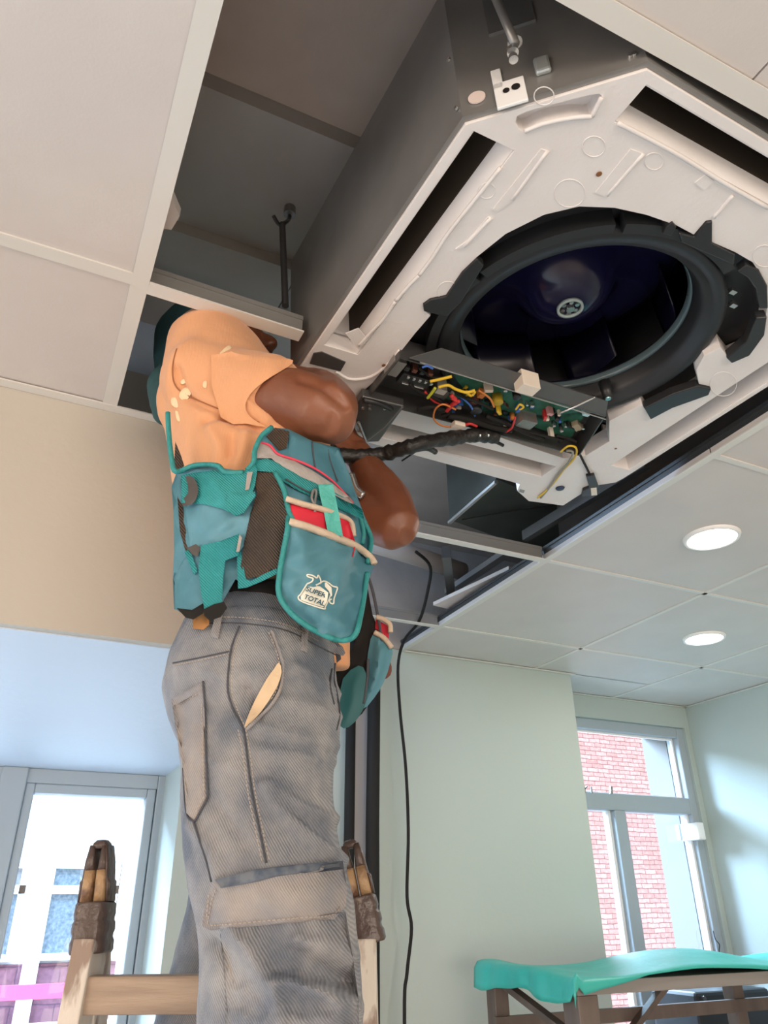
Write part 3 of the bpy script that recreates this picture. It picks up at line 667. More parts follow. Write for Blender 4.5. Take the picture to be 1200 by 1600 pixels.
# --- mounting corner hardware on the casing
cm = (Vector((-H, -H+K, 0)) + Vector((-H+K, -H, 0)))/2; ct = (Vector((-H+K, -H, 0)) - Vector((-H, -H+K, 0))).normalized(); cn = Vector((-1,-1,0)).normalized()
def cpt(u, out, z): return cm + ct*u + cn*out + Vector((0,0,z))
def cbox(bm, u0, u1, o0, o1, z0, z1):
    v = [bm.verts.new(cpt(u, o_, z)) for z in (z0, z1) for u, o_ in ((u0,o0),(u1,o0),(u1,o1),(u0,o1))]
    for f in ((0,3,2,1),(4,5,6,7),(0,1,5,4),(1,2,6,5),(2,3,7,6),(3,0,4,7)): bm.faces.new([v[i] for i in f])
def cu(px, py, out=0.0):   # pixel -> (u, z) on the chamfer plane
    o = ARt @ (CAM - AO); d = ARt @ ray(px, py); tt = ((cm + cn*out) - o).dot(cn) / d.dot(cn); q = o + d*tt
    return (q - cm).dot(ct), q.z
uA, zA = cu(776, 165); uB, zB = cu(822, 140); uC, zC2 = cu(822, 118)
bm = bmesh.new(); cbox(bm, uA, uB, 0.0, 0.004, -0.004, 0.040); cbox(bm, uA, uA+0.012, 0.0, 0.004, 0.03, 0.066)
hb = obj('corner_bracket', bm, M['white'], ac, bevel=0.001)
bm = bmesh.new()
for (x, y, r_) in ((806,136,0.0052),(791,142,0.004)):
    u_, z_ = cu(x, y, 0.004); c_ = cpt(u_, 0.0045, z_)
    tube(bm, [c_, c_ + cn*0.0008], r_, 14)
obj('screw_hole', bm, M['black'], hb)
u_, z_ = cu(745, 153, 0.001); c_ = cpt(u_, 0.001, z_)
obj('knockout_cap', tube(bmesh.new(), [c_, c_+cn*0.0015], 0.0105, 24), mat('pink_white_cap', (0.70,0.60,0.55), 0.5), ac)
uA, zA = cu(838, 122); uB, zB = cu(857, 92)
bm = bmesh.new(); cbox(bm, uA, uB, 0.0, 0.008, zA, zB); obj('bent_clip', bm, mat('pale_zinc_clip', (0.55,0.60,0.60), 0.25, 0.6), ac, bevel=0.003)
uA, zA = cu(765, 60, 0.005); uB, zB = cu(832, 10, 0.005)
bm = bmesh.new(); cbox(bm, uA, uB, 0.0, 0.004, min(zA,zB)+0.01, 0.27); cbox(bm, uA, uB, 0.0, 0.05, 0.262, 0.268)
obj('hanging_lug', bm, mat('dull_zinc_lug', (0.20,0.20,0.195), 0.45, 0.5), ac)
u1_, z1_ = cu(805, 68, 0.035); u2_, z2_ = cu(778, 5, 0.035)
bm = bmesh.new(); tube(bm, [cpt(u1_, 0.035, z1_), cpt(u2_, 0.035, z2_), cpt(u2_-(u1_-u2_), 0.035, z2_+(z2_-z1_))], 0.0055, 12)
obj('hanger_bolt', bm, M['steel'], ac, True)
bm = bmesh.new()
for (x,y,r_) in ((804,64,0.009),(801,80,0.007),(802,91,0.0055)):
    u_, z_ = cu(x, y, 0.03); c_ = cpt(u_, 0.03, z_); tube(bm, [c_-Vector((0,0,0.003)), c_+Vector((0,0,0.003))], r_, 12)
obj('hanger_nut', bm, M['bright'], ac)
bm = bmesh.new()
for (x,y) in ((716,165),(707,88),(985,88),(991,86)):
    bm = bmesh.new()
    if x < 720: q = Vector((-H-0.001, -H+K+0.006, cu(x,y)[1])); tube(bm, [q, q+Vector((-0.003,0,0))], 0.003, 10)
    else: u_, z_ = cu(x,y); q = cpt(u_,0,z_); tube(bm, [q, q+cn*0.003], 0.003, 10)
    obj('rivet', bm, M['bright'], ac)
# --- control box
cb_px = [(612,563),(700,560),(948,648),(950,678),(905,716),(790,690),(690,655),(652,640),(600,622),(575,620)]
zb_ = -0.018
def rp(x, y, z=zb_): return al(x, y, z)
P0, P1, P2, P3 = rp(625,560), rp(946,650), rp(905,712), rp(572,626)
P0, P1, P2, P3 = [Vector((p.x, p.y, 0)) for p in (P0, P1, P2, P3)]
ctl = obj('control_box', bx((0,0,0),(0.001,0.001,0.001)), M['darksteel'], ac); 
def tray(bm, pts, z0, z1, th=0.002):
    n_ = len(pts)
    for i in range(n_):
        a_, b_ = pts[i], pts[(i+1) % n_]
        bar(bm, Vector((a_.x,a_.y,(z0+z1)/2)), Vector((b_.x,b_.y,(z0+z1)/2)), th, abs(z1-z0))
bm = extrude_poly([P0[:2],P1[:2],P2[:2],P3[:2]], [], 0.024, 0.026)
tray(bm, [P0, P1, P2, P3], -0.018, 0.025)
me_ = bpy.data.meshes.new('control_box'); bmesh.ops.recalc_face_normals(bm, faces=bm.faces); bm.to_mesh(me_); bm.free(); me_.materials.append(M['darksteel']); ctl.data = me_
# sloping flange towards the fan
bm = bmesh.new(); f0, f1, f2, f3 = al(690,545,-0.012), al(950,628,-0.012), al(946,652,-0.018), al(640,560,-0.018)
v_ = [bm.verts.new(p) for p in (f0,f1,f2,f3)]; u_ = [bm.verts.new(p+Vector((0,0,0.002))) for p in (f0,f1,f2,f3)]
bm.faces.new(v_); bm.faces.new(u_[::-1])
for i in range(4): bm.faces.new((v_[i], v_[(i+1)%4], u_[(i+1)%4], u_[i]))
obj('box_flange', bm, mat('grey_flange', (0.13,0.13,0.13), 0.4, 0.4), ctl)
bm = bmesh.new(); tube(bm, [al(656,566,-0.019), al(946,655,-0.019)], 0.0016, 6); tube(bm, [al(760,585,-0.014), al(800,598,-0.014)], 0.002, 6)
obj('bright_fold', bm, M['bright'], ctl)
e1 = (P1-P0).normalized(); e2 = (P3-P0).normalized()
obj('circuit_board', extrude_poly([p[:2] for p in (rp(700,598), rp(925,655), rp(895,705), rp(690,640))], [], 0.012, 0.014), M['pcb'], ctl)
def comp(name, px, py, sx, sy, h, m, zt=None, ang=0.0, round_=False, ztop=0.012):
    q = al(px, py, ztop - h)
    if round_: bm = lathe(bmesh.new(), [(sx, 0), (sx, -h*0.95), (sx*0.9, -h), (0.0004, -h)], (0,0,0), 18)
    else: bm = bx((-sx,-sy,-h), (sx,sy,0))
    bmesh.ops.rotate(bm, verts=bm.verts, matrix=Matrix.Rotation(math.atan2(e1.y, e1.x)+ang, 3, 'Z'))
    bmesh.ops.translate(bm, verts=bm.verts, vec=(q.x, q.y, ztop))
    return obj(name, bm, m, ctl, round_, bevel=0 if round_ else 0.0008)
q0 = al(648, 597, -0.01)
comp('terminal_block', 648, 597, 0.030, 0.014, 0.024, M['blackpl'])
comp('terminal_cover', 618, 577, 0.012, 0.02, 0.026, M['steel'])
for k in range(5): comp('terminal_screw', 638+k*9, 591+k*2.6, 0.0026, 0.003, 0.028, M['bright'])
for k in range(4): comp('terminal_lug', 636+k*12, 578+k*3, 0.0045, 0.004, 0.028, M['copper'] if k % 2 else M['blackpl'])
comp('busbar', 645, 604, 0.022, 0.0012, 0.027, M['bright'])
comp('transformer', 688, 616, 0.016, 0.012, 0.026, M['darksteel']); comp('transformer_label', 689, 613, 0.010, 0.007, 0.0268, mat('grey_label',(0.45,0.43,0.38),0.5))
comp('capacitor', 744, 644, 0.0115, 0, 0.028, M['blackpl'], round_=True); comp('capacitor', 741, 630, 0.009, 0, 0.022, M['copper'], round_=True)
comp('coil', 778, 630, 0.0105, 0, 0.018, mat('yellow_winding',(0.55,0.38,0.03),0.4), round_=True)
comp('yellow_relay', 780, 646, 0.007, 0.003, 0.026, M['yellow'], ang=0.6)
comp('relay', 764, 612, 0.008, 0.004, 0.02, M['ivory'], ang=-0.4)
comp('relay', 752, 620, 0.006, 0.006, 0.016, M['orange']); comp('choke', 808, 622, 0.008, 0, 0.016, M['blackpl'], round_=True)
comp('choke', 801, 655, 0.005, 0, 0.014, M['orange'], round_=True)
comp('ivory_connector', 825, 610, 0.019, 0.013, 0.034, M['ivory'], ztop=0.0)
comp('small_connector', 860, 648, 0.006, 0.004, 0.018, mat('pink_connector',(0.6,0.3,0.3),0.5)); comp('red_fuse', 852, 655, 0.003, 0.007, 0.02, M['red'], ang=-0.5)
comp('white_fuse', 856, 657, 0.003, 0.003, 0.021, M['ivory'], ang=-0.5)
comp('small_connector', 862, 684, 0.005, 0.004, 0.024, M['ivory']); comp('small_connector', 916, 649, 0.007, 0.004, 0.026, mat('pale_blue_part',(0.5,0.75,0.8),0.4))
for (x,y,r_) in ((866,667,0.0035),(875,660,0.003),(884,668,0.003),(878,675,0.004),(790,612,0.004),(800,600,0.004),(832,636,0.004),(700,605,0.005)): comp('small_capacitor', x, y, r_, 0, 0.014, M['bluewire'] if x % 2 else M['bright'], round_=True)
comp('glue_patch', 902, 669, 0.012, 0.007, 0.012, mat('dried_glue',(0.40,0.34,0.24),0.6), ang=0.5)
def wire(pxs, r, m, z=-0.02, name='wire', parent=ctl, n=6):
    return obj(name, tube(bmesh.new(), smoothpts([al(*p[:2], p[2] if len(p) > 2 else z) for p in pxs], n), r, 8), m, parent, True)
rr = random.Random(3)
kinds = [('chip', 'blackpl'), ('resistor', 'bright'), ('small_capacitor', 'blackpl'), ('small_connector', 'ivory'), ('chip', 'copper'), ('resistor', 'bluewire'), ('jumper', 'yellow'), ('chip', 'blackgl')]
for k in range(44):
    u_ = rr.random(); v_ = rr.random(); x = 700 + (215 - 10*v_)*u_; y = 600 + 58*u_ + (46 - 4*u_)*v_
    nm, mm = kinds[rr.randrange(8)]
    if nm == 'small_capacitor': comp(nm, x, y, 0.0025+0.003*rr.random(), 0, 0.008+0.01*rr.random(), M[mm], round_=True)
    else: comp(nm, x, y, 0.002+0.004*rr.random(), 0.0015+0.002*rr.random(), 0.004+0.012*rr.random(), M[mm], ang=rr.choice((0, PI/2, 0.4)))
for pl, r_, c_ in (([(640,600),(655,612),(672,618),(690,628),(700,640)], 0.0035, 'black'), ([(655,575),(668,585),(680,590),(695,590)], 0.0025, 'black'), ([(700,600),(720,618),(745,628),(770,640)], 0.003, 'black'), ([(760,650),(790,662),(820,676),(850,686)], 0.004, 'black'),
   ([(790,660),(815,672),(845,680),(880,688)], 0.003, 'black'), ([(664,612),(680,628),(700,632)], 0.0024, 'red'), ([(720,620),(735,634),(742,650)], 0.002, 'bluewire'), ([(748,610),(765,622),(772,636)], 0.002, 'orange'), ([(870,680),(885,684),(900,690)], 0.003, 'black')):
    wire(pl, r_, M[c_], -0.014)
# heat sink
q = al(822, 660, -0.006)
bm = bmesh.new()
for k in range(12): box(bm, (-0.017+k*0.003, -0.013, -0.020), (-0.0158+k*0.003, 0.013, 0.0))
box(bm, (-0.0175, -0.013, -0.001), (0.0180, 0.013, 0.004))
bmesh.ops.rotate(bm, verts=bm.verts, matrix=Matrix.Rotation(math.atan2(e1.y, e1.x), 3, 'Z')); bmesh.ops.translate(bm, verts=bm.verts, vec=(q.x, q.y, 0.008))
obj('heat_sink', bm, mat('bare_aluminium', (0.55,0.54,0.52), 0.35, 0.7), ctl)
wire([(672,596),(690,592),(706,588)], 0.0028, M['yellow']); wire([(685,605),(700,602),(712,608),(728,613),(742,610)], 0.0028, M['yellow'])
wire([(668,622),(676,612),(680,606)], 0.0028, mat('yellow_green_wire',(0.55,0.6,0.05),0.4)); wire([(742,612),(736,618),(728,612)], 0.003, M['yellow'])
wire([(705,618),(712,626),(703,636),(698,642)], 0.004, M['red'], -0.022); wire([(706,622),(714,628),(708,632),(718,626)], 0.0032, M['red'], -0.024)
wire([(712,640),(700,634),(690,632),(680,640),(678,655),(690,665),(705,667)], 0.0018, M['orange'], -0.024)
wire([(660,574),(668,572),(676,576)], 0.002, M['bluewire'], -0.022)
wire([(652,640),(672,636),(695,640),(700,646),(690,650)], 0.004, M['black'], -0.02); wire([(700,650),(730,655),(770,668),(800,672)], 0.006, M['black'], -0.018)
wire([(805,652),(800,668),(790,675)], 0.0022, M['red'], -0.022); wire([(806,640),(812,632),(818,636),(812,640)], 0.002, M['yellow'], -0.02)
wire([(930,620,-0.01),(897,696,-0.02)][:1] + [(895,637,-0.02),(875,645,-0.02)], 0.0022, M['bright'], name='metal_pin')
# harness plug with leads
q = al(717, 664, -0.024); b_ = bx((q.x-0.014, q.y-0.008, q.z-0.006), (q.x+0.010, q.y+0.008, q.z+0.004))
obj('harness_plug', b_, M['ivory'], ctl, bevel=0.001)
wire([(727,664),(735,662),(745,666)], 0.003, M['red'], -0.024)
# cable to the corner
wire([(876,706,-0.022),(888,697,-0.026),(900,700,-0.026),(898,715,-0.02),(880,735,-0.004),(865,755,-0.004),(852,768,-0.004),(840,778,-0.004)], 0.0022, M['yellow'], name='sensor_cable', parent=ac)
wire([(885,704,-0.022),(895,706,-0.024),(890,720,-0.012),(872,742,-0.005),(858,762,-0.004),(845,778,-0.004)], 0.0026, mat('grey_cable',(0.30,0.29,0.24),0.5), name='sensor_cable', parent=ac)
wire([(905,708,-0.015),(912,722,-0.004),(920,738,-0.003),(924,748,-0.003)], 0.0026, M['black'], name='drain_sensor_cable', parent=ac)
plate('float_switch', [(915,740),(928,738),(935,758),(926,770),(908,772),(910,762),(920,758)], -0.008, 0.0, M['blackpl'], bevel=0.001)
plate('switch_tag', [(922,758),(931,757),(932,768),(923,769)], -0.0095, -0.008, M['ivory'])
# cover hinge tray left of the control box (opened lid)
bm = extrude_poly([al(x,y,-0.03)[:2] for x,y in ((560,620),(632,640),(634,632),(590,690),(570,690),(552,655))][:0] or [al(x,y,-0.02)[:2] for x,y in ((566,617),(632,633),(592,688),(570,689),(553,652),(556,632))], [], -0.024, -0.004)
obj('cable_gland_box', bm, M['darksteel'], ac, bevel=0.003)
bm = bmesh.new()
for (x,y) in ((567,637),(578,631),(578,638),(601,638)): 
    q = al(x,y,-0.024); lathe(bm, [(0.0035, q.z), (0.0028, q.z-0.0025), (0.0003, q.z-0.0025)], (q.x,q.y,0), 10)
obj('gland_screw', bm, M['bright'], ac)
wire([(568,625,-0.028),(590,630,-0.03),(612,640,-0.028)], 0.005, M['blackpl'], name='cord_clamp', parent=ac)
bm = bmesh.new(); p_ = [al(x,y,-0.03) for x,y in ((560,660),(572,690),(600,668),(628,636))]
tube(bm, p_[:2], 0.003, 6); tube(bm, p_[1:], 0.0016, 6)
obj('gland_flap', bm, M['steel'], ac)
# tape-wrapped cable bundle
bpts = [(470,690,-0.08),(520,708,-0.09),(560,713,-0.09),(600,709,-0.085),(640,698,-0.085),(670,690,-0.07),(710,684,-0.045),(745,680,-0.03),(775,683,-0.022)]
P_ = smoothpts([al(x,y,z) for x,y,z in bpts], 8); rs = [0.0128 + 0.0035*noise.noise(Vector((i*0.45, 0, 0))) + 0.001*(i % 3) for i in range(len(P_))]
obj('cable_bundle', tube(bmesh.new(), P_, rs, 14), M['tape'], ac, True)
wire([(620,708,-0.07),(650,702,-0.07),(668,700,-0.066),(680,706,-0.06)], 0.006, M['tape'], name='tape_end', parent=ac)
wire([(662,700,-0.072),(672,692,-0.072),(682,688,-0.068)], 0.0045, M['orange'], name='orange_lead', parent=ac)
wire([(628,720,-0.06),(640,712,-0.06),(652,704,-0.06)], 0.0018, M['black'], name='loose_lead', parent=ac)
wire([(768,688,-0.03),(778,692,-0.03),(786,696,-0.03)], 0.0035, M['tape'], name='tape_end', parent=ac)
bm = bmesh.new()
for (x,y) in ((750,680),(763,680)): 
    q = al(x,y,-0.042); lathe(bm, [(0.003, q.z), (0.002, q.z-0.003), (0.0003, q.z-0.003)], (q.x,q.y,0), 8)
obj('clamp_screw', bm, M['bright'], ac)
#PERSON_MARK
# ================================================================ LADDER
LD = 1.10
lad = thing('step_ladder', 'paint-spattered timber step ladder the man stands astride', 'ladder', (0.30, 1.12, 0))
def ladder_frame(s):
    # s = +1 the frame on the camera's side, -1 the frame beyond it; both meet at the hinge caps
    topL, topR = at(150, 1440, LD), at(572, 1440, LD)
    out = -DH * s
    legs = []
    for tp, sx in ((topL, -1), (topR, 1)):
        foot = Vector((tp.x, tp.y, 0)) + out*(0.14 if s > 0 else 0.62) + RH*sx*0.03
        t0 = tp + out*0.010
        bm = bar(bmesh.new(), t0 + Vector((0,0,-0.02)), foot, 0.026, 0.05, DH)
        wobj('stile', bm, M['ladder'], lad, bevel=0.002); legs.append((t0, foot))
    for k in range(6):
        z_ = 1.661 - 0.27*k
        a_, b_ = [t0 + (f - t0)*((t0.z - z_)/(t0.z)) for t0, f in legs]
        if s < 0 and k == 0: continue
        wobj('rung', bar(bmesh.new(), a_, b_, 0.034, 0.040, UP), M['rung'], lad, bevel=0.003)
    return legs
legs1 = ladder_frame(1); legs2 = ladder_frame(-1)
def hinge_cap(pxs_top, pxs_bot, lean):
    (tx, ty), (bx_, by) = pxs_top, pxs_bot
    top, mid, bot = at(tx, ty, LD), at((tx*0.36+bx_*0.64), ty*0.36+by*0.64, LD), at(bx_, by, LD)
    ax = (top - bot).normalized()
    sd = (RH - ax*RH.dot(ax)).normalized(); fw = ax.cross(sd)
    def ring(c, wd, dp, n_=20, pw=0.45):
        return [c + sd*(wd*math.copysign(abs(math.cos(a))**pw, math.cos(a))) + fw*(dp*math.copysign(abs(math.sin(a))**pw, math.sin(a))) for a in [2*PI*k/n_ for k in range(n_)]]
    def loft(bm, rings):
        vs = [[bm.verts.new(p) for p in r] for r in rings]
        for a_, b_ in zip(vs, vs[1:]):
            for k in range(len(a_)): bm.faces.new((a_[k], a_[(k+1)%len(a_)], b_[(k+1)%len(a_)], b_[k]))
        bm.faces.new(vs[0][::-1]); bm.faces.new(vs[-1]); return bm
    L = (top-bot).length
    blk = bot + ax*L*0.44
    bm = loft(bmesh.new(), [ring(bot + ax*L*t_, w_, 0.030) for t_, w_ in ((0,0.0205),(0.02,0.0225),(0.10,0.0225),(0.13,0.0205),(0.16,0.0205),(0.19,0.0225),(0.26,0.0220),(0.28,0.020),(0.31,0.0205),(0.33,0.0215),(0.42,0.0205),(0.44,0.018))])
    wobj('hinge_block', bm, M['hinge'], lad, True)
    for sgn in (-1, 1):
        bm = loft(bmesh.new(), [ring(bot + ax*L*t_ + sd*(sgn*o_), w_, d_) for t_, o_, w_, d_ in ((0.42,0.0088,0.0080,0.022),(0.60,0.0082,0.0075,0.021),(0.72,0.0078,0.0070,0.02))])
        wobj('cap_wood', bm, M['hingewood'], lad, True)
        wobj('cap_rib', loft(bmesh.new(), [ring(bot + ax*L*t_ + sd*(sgn*o_), w_, d_) for t_, o_, w_, d_ in ((0.44,0.0178,0.0022,0.017),(0.62,0.0168,0.0028,0.017),(0.64,0.0150,0.0022,0.017),(0.80,0.0130,0.0026,0.017),(0.95,0.0095,0.0026,0.015))]), M['hinge'], lad, True)
        wobj('cap_cheek', loft(bmesh.new(), [ring(bot + ax*L*t_ + sd*(sgn*o_), w_, d_) for t_, o_, w_, d_ in ((0.70,0.0078,0.0070,0.019),(0.82,0.0082,0.0055,0.018),(0.94,0.0072,0.0035,0.016))]), M['hinge'], lad, True)
    wobj('cap_pin', loft(bmesh.new(), [ring(bot + ax*L*t_, w_, d_) for t_, w_, d_ in ((0.92,0.0105,0.015),(0.97,0.0095,0.014),(1.0,0.006,0.009))]), M['hinge'], lad, True)
hinge_cap((161, 1313), (142, 1490), 0)
hinge_cap((546, 1313), (577, 1474), 0)
for lg in (0, 1):
    f1, f2 = legs1[lg][1], legs2[lg][1]; t1_, t2_ = legs1[lg][0], legs2[lg][0]
    wobj('spreader', bar(bmesh.new(), t1_+(f1-t1_)*0.55, t2_+(f2-t2_)*0.55, 0.004, 0.02, UP), M['steel'], lad)

# ================================================================ MAN
DN = bpy.context.evaluated_depsgraph_get
LAT = Vector((0.67, 0.742, 0))          # towards his left side
FAC = Vector((0.742, -0.67, 0))         # the way he faces
def ell_loft(bm, secs, n_=40, pw=0.9):
    vs = []
    for c_, a_, b_ in secs:
        vs.append([bm.verts.new(c_ + a_*math.copysign(abs(math.cos(t_))**pw, math.cos(t_)) + b_*math.copysign(abs(math.sin(t_))**pw, math.sin(t_))) for t_ in [2*PI*k/n_ for k in range(n_)]])
    for a_, b_ in zip(vs, vs[1:]):
        for k in range(n_): bm.faces.new((a_[k], a_[(k+1)%n_], b_[(k+1)%n_], b_[k]))
    bm.faces.new(vs[0][::-1]); bm.faces.new(vs[-1]); return bm
def psec(y, xl, xr, D, hw, sh=0.0):
    """section whose silhouette edges are at photo columns xl, xr on row y"""
    a_, b_ = at(xl, y, D), at(xr, y, D); c_ = (a_+b_)/2; h_ = (b_-a_)/2
    return (c_, h_*(1-sh), DH*hw)
def limb(bm, pts, rs, n_=24):
    P_ = smoothpts(pts, 6); R_ = [v.x for v in smoothpts([(r_, 0, 0) for r_ in rs], 6)]
    P_ = [P_[0] - (P_[1]-P_[0]).normalized()*R_[0]*0.6] + P_ + [P_[-1] + (P_[-1]-P_[-2]).normalized()*R_[-1]*0.6]
    R_ = [R_[0]*0.6] + R_ + [R_[-1]*0.6]
    return tube(bm, P_, R_, n_)
def remeshed(name, bm, voxel, m, parent, smooth=6, post=None):
    me = bpy.data.meshes.new('tmp'); bmesh.ops.recalc_face_normals(bm, faces=bm.faces); bm.to_mesh(me); bm.free()
    o = bpy.data.objects.new('tmp', me); C.objects.link(o)
    r_ = o.modifiers.new('r', 'REMESH'); r_.mode = 'VOXEL'; r_.voxel_size = voxel
    if smooth:
        s_ = o.modifiers.new('s', 'SMOOTH'); s_.factor = 0.6; s_.iterations = smooth
    dg = bpy.context.evaluated_depsgraph_get(); dg.update()
    m2 = bpy.data.meshes.new_from_object(o.evaluated_get(dg)); bpy.data.objects.remove(o); bpy.data.meshes.remove(me)
    m2.name = name
    if post: post(m2)
    m2.materials.clear()
    ob = bpy.data.objects.new(name, m2); C.objects.link(ob); m2.materials.append(m)
    for p_ in m2.polygons: p_.use_smooth = True
    ob.parent = parent; ob.matrix_parent_inverse = wm(parent).inverted()
    return ob
man = thing('person', 'man in apricot shirt, teal tool vest and faded jeans reaching into the ceiling', 'person', (0.30, 1.12, 1.05))

# joints
shR, elR = at(308, 592, 0.935), at(508, 646, 0.86)
wrR = at(455, 598, 1.0)
shL = shR + LAT*0.345 + Vector((0,0,-0.01)); elL = at(622, 826, 1.15); wrL = at(560, 706, 1.215)
neck = (shR+shL)/2 + Vector((0,0,0.0)) - FAC*0.01
headc = at(338, 556, 1.10)
hipc = at(402, 1060, 1.0)
def bent(pxs): return [at(x, y, d) for x, y, d in pxs]
torso = [psec(1080, 280, 520, 1.0, 0.125), psec(985, 302, 520, 1.0, 0.13), psec(900, 290, 535, 1.0, 0.135), psec(800, 285, 548, 1.01, 0.145), psec(720, 275, 520, 1.03, 0.155), psec(650, 270, 470, 1.05, 0.165), psec(600, 275, 420, 1.06, 0.165), psec(565, 300, 390, 1.06, 0.12)]
# jeans -----------------------------------------------------------
hips = [psec(958, 306, 500, 1.0, 0.125), psec(985, 298, 517, 1.0, 0.135), psec(1040, 275, 523, 1.0, 0.15), psec(1090, 264, 529, 1.0, 0.16), psec(1140, 275, 530, 1.0, 0.155), psec(1180, 290, 522, 1.0, 0.14)]
legR_s = [psec(1090, 290, 520, 0.95, 0.095), psec(1150, 280, 530, 0.94, 0.10), psec(1200, 286, 519, 0.93, 0.10), psec(1250, 288, 520, 0.92, 0.10), psec(1300, 290, 527, 0.91, 0.10), psec(1350, 294, 538, 0.90, 0.10),
          psec(1400, 301, 551, 0.90, 0.098), psec(1450, 313, 556, 0.90, 0.095), psec(1500, 317, 562, 0.90, 0.092), psec(1600, 313, 568, 0.90, 0.09), psec(1680, 318, 570, 0.90, 0.088)]
kneeR = legR_s[-1][0]
footR = Vector((kneeR.x-0.03, kneeR.y+0.02, 1.13))
legR_s += [(kneeR.lerp(footR, 0.5) , RH*0.075, DH*0.07), (footR + Vector((0,0,0.02)), RH*0.065, DH*0.06)]
hipL = at(400, 1150, 1.08)
kneeL = at(366, 1430, 1.22); footL = kneeL - RH*0.13 + Vector((0, 0, -0.52)) 
FOLDS = [ # (pixel polyline, radius px, height m)
 ([(530,1345),(480,1310),(430,1260),(410,1230)], 10, 0.006), ([(520,1280),(470,1262),(420,1225)], 9, 0.004),
 ([(430,1420+50),(480,1500),(540,1530)], 12, -0.006), ([(360,1440),(400,1500),(430,1560),(440,1600)], 14, 0.006),
 ([(430,1530),(500,1545),(550,1575)], 13, 0.006), ([(430,1512),(500,1525),(550,1540)], 9, -0.005), ([(325,1470),(350,1490),(372,1525)], 9, -0.005), ([(450,1470),(500,1480),(545,1495)], 11, 0.005),
 ([(375,1130),(430,1145),(520,1165)], 9, 0.0035), ([(390,1170),(450,1180),(515,1190)], 9, 0.003), ([(440,1095),(500,1110),(525,1120)], 9, 0.003),
 ([(300,1290),(330,1330),(345,1380)], 9, 0.004), ([(330,1250),(370,1300),(400,1345)], 10, -0.003), ([(460,1045),(500,1065),(525,1085)], 8, 0.003), ([(385,1075),(395,1085),(405,1110)], 9, -0.006),
 ([(395,1010),(420,1020),(470,1010)], 7, 0.002), ([(330,1050),(360,1060),(400,1050)], 8, 0.002),([(300,1160),(330,1190),(370,1200)], 9, 0.002)]
def folds(F):
    segs = []
    for pl, r_, h_ in F:
        q_ = smoothpts([(x, y, 0) for x, y in pl], 4)
        segs.append((q_, r_, h_*1.7))
    def f(me):
        me.update(); 
        nr = [v.normal.copy() for v in me.vertices]
        for v, n_ in zip(me.vertices, nr):
            co = v.co
            d_ = (co - CAM)
            base = 0.0022*noise.noise(co*14) + 0.0010*noise.noise(co*40)
            if n_.dot(d_) < 0:
                x, y = proj(co)
                for q_, r_, h_ in segs:
                    if min(p.x for p in q_)-3*r_ < x < max(p.x for p in q_)+3*r_ and min(p.y for p in q_)-3*r_ < y < max(p.y for p in q_)+3*r_:
                        m_ = 1e9
                        for i in range(len(q_)-1):
                            a_, b_ = q_[i], q_[i+1]; ab = b_-a_; t_ = max(0, min(1, ((x-a_.x)*ab.x+(y-a_.y)*ab.y)/max(1e-6, ab.x*ab.x+ab.y*ab.y)))
                            e_ = ((x-a_.x-ab.x*t_)**2 + (y-a_.y-ab.y*t_)**2); m_ = min(m_, e_)
                        base += h_*math.exp(-m_/(r_*r_))
            v.co = co + n_*base
        me.update()
    return f
bm = bmesh.new(); ell_loft(bm, hips); ell_loft(bm, legR_s); 
limb(bm, [hipL, hipL.lerp(kneeL, 0.5), kneeL, kneeL.lerp(footL, 0.5), footL], [0.095, 0.085, 0.07, 0.062, 0.058])
jeans = remeshed('jeans', bm, 0.006, M['denim'], man, 5, folds(FOLDS))
# shirt -----------------------------------------------------------
bm = bmesh.new()
ell_loft(bm, [psec(990, 305, 512, 1.0, 0.125), psec(900, 286, 535, 1.0, 0.14), psec(820, 281, 545, 1.01, 0.15), psec(740, 272, 530, 1.02, 0.16), psec(680, 264, 505, 1.03, 0.165), psec(630, 262, 465, 1.04, 0.165), psec(585, 268, 430, 1.05, 0.16), psec(550, 290, 400, 1.06, 0.12)])
ell_loft(bm, [psec(1045, 500, 548, 1.06, 0.02), psec(985, 500, 545, 1.06, 0.03), psec(930, 480, 535, 1.05, 0.05)])
limb(bm, [shR - FAC*0.0, at(365, 603, 0.915), at(432, 612, 0.885)], [0.070, 0.060, 0.054])
limb(bm, [shR - LAT*-0.03 + FAC*-0.02, shR.lerp(at(270,690,1.0),0.5)], [0.06, 0.05])
shL2 = shL + (elL-shL)*0.32
limb(bm, [shL - LAT*0.03, shL, shL2], [0.065, 0.062, 0.056])
SF = [([(275,575),(290,615),(340,640),(400,660)], 7, -0.006), ([(355,600),(390,630),(420,655)], 8, 0.004), ([(345,645),(375,665),(420,668)], 8, -0.005), ([(330,670),(345,700),(340,725)], 9, 0.004), ([(385,675),(380,705),(370,730)], 9, 0.004), ([(362,680),(360,710)], 7, -0.004),
      ([(320,655),(335,650),(360,645)], 7, -0.005), ([(430,570),(400,600),(385,640)], 10, 0.003)]
shirt = remeshed('shirt', bm, 0.005, M['shirt'], man, 8, folds(SF))
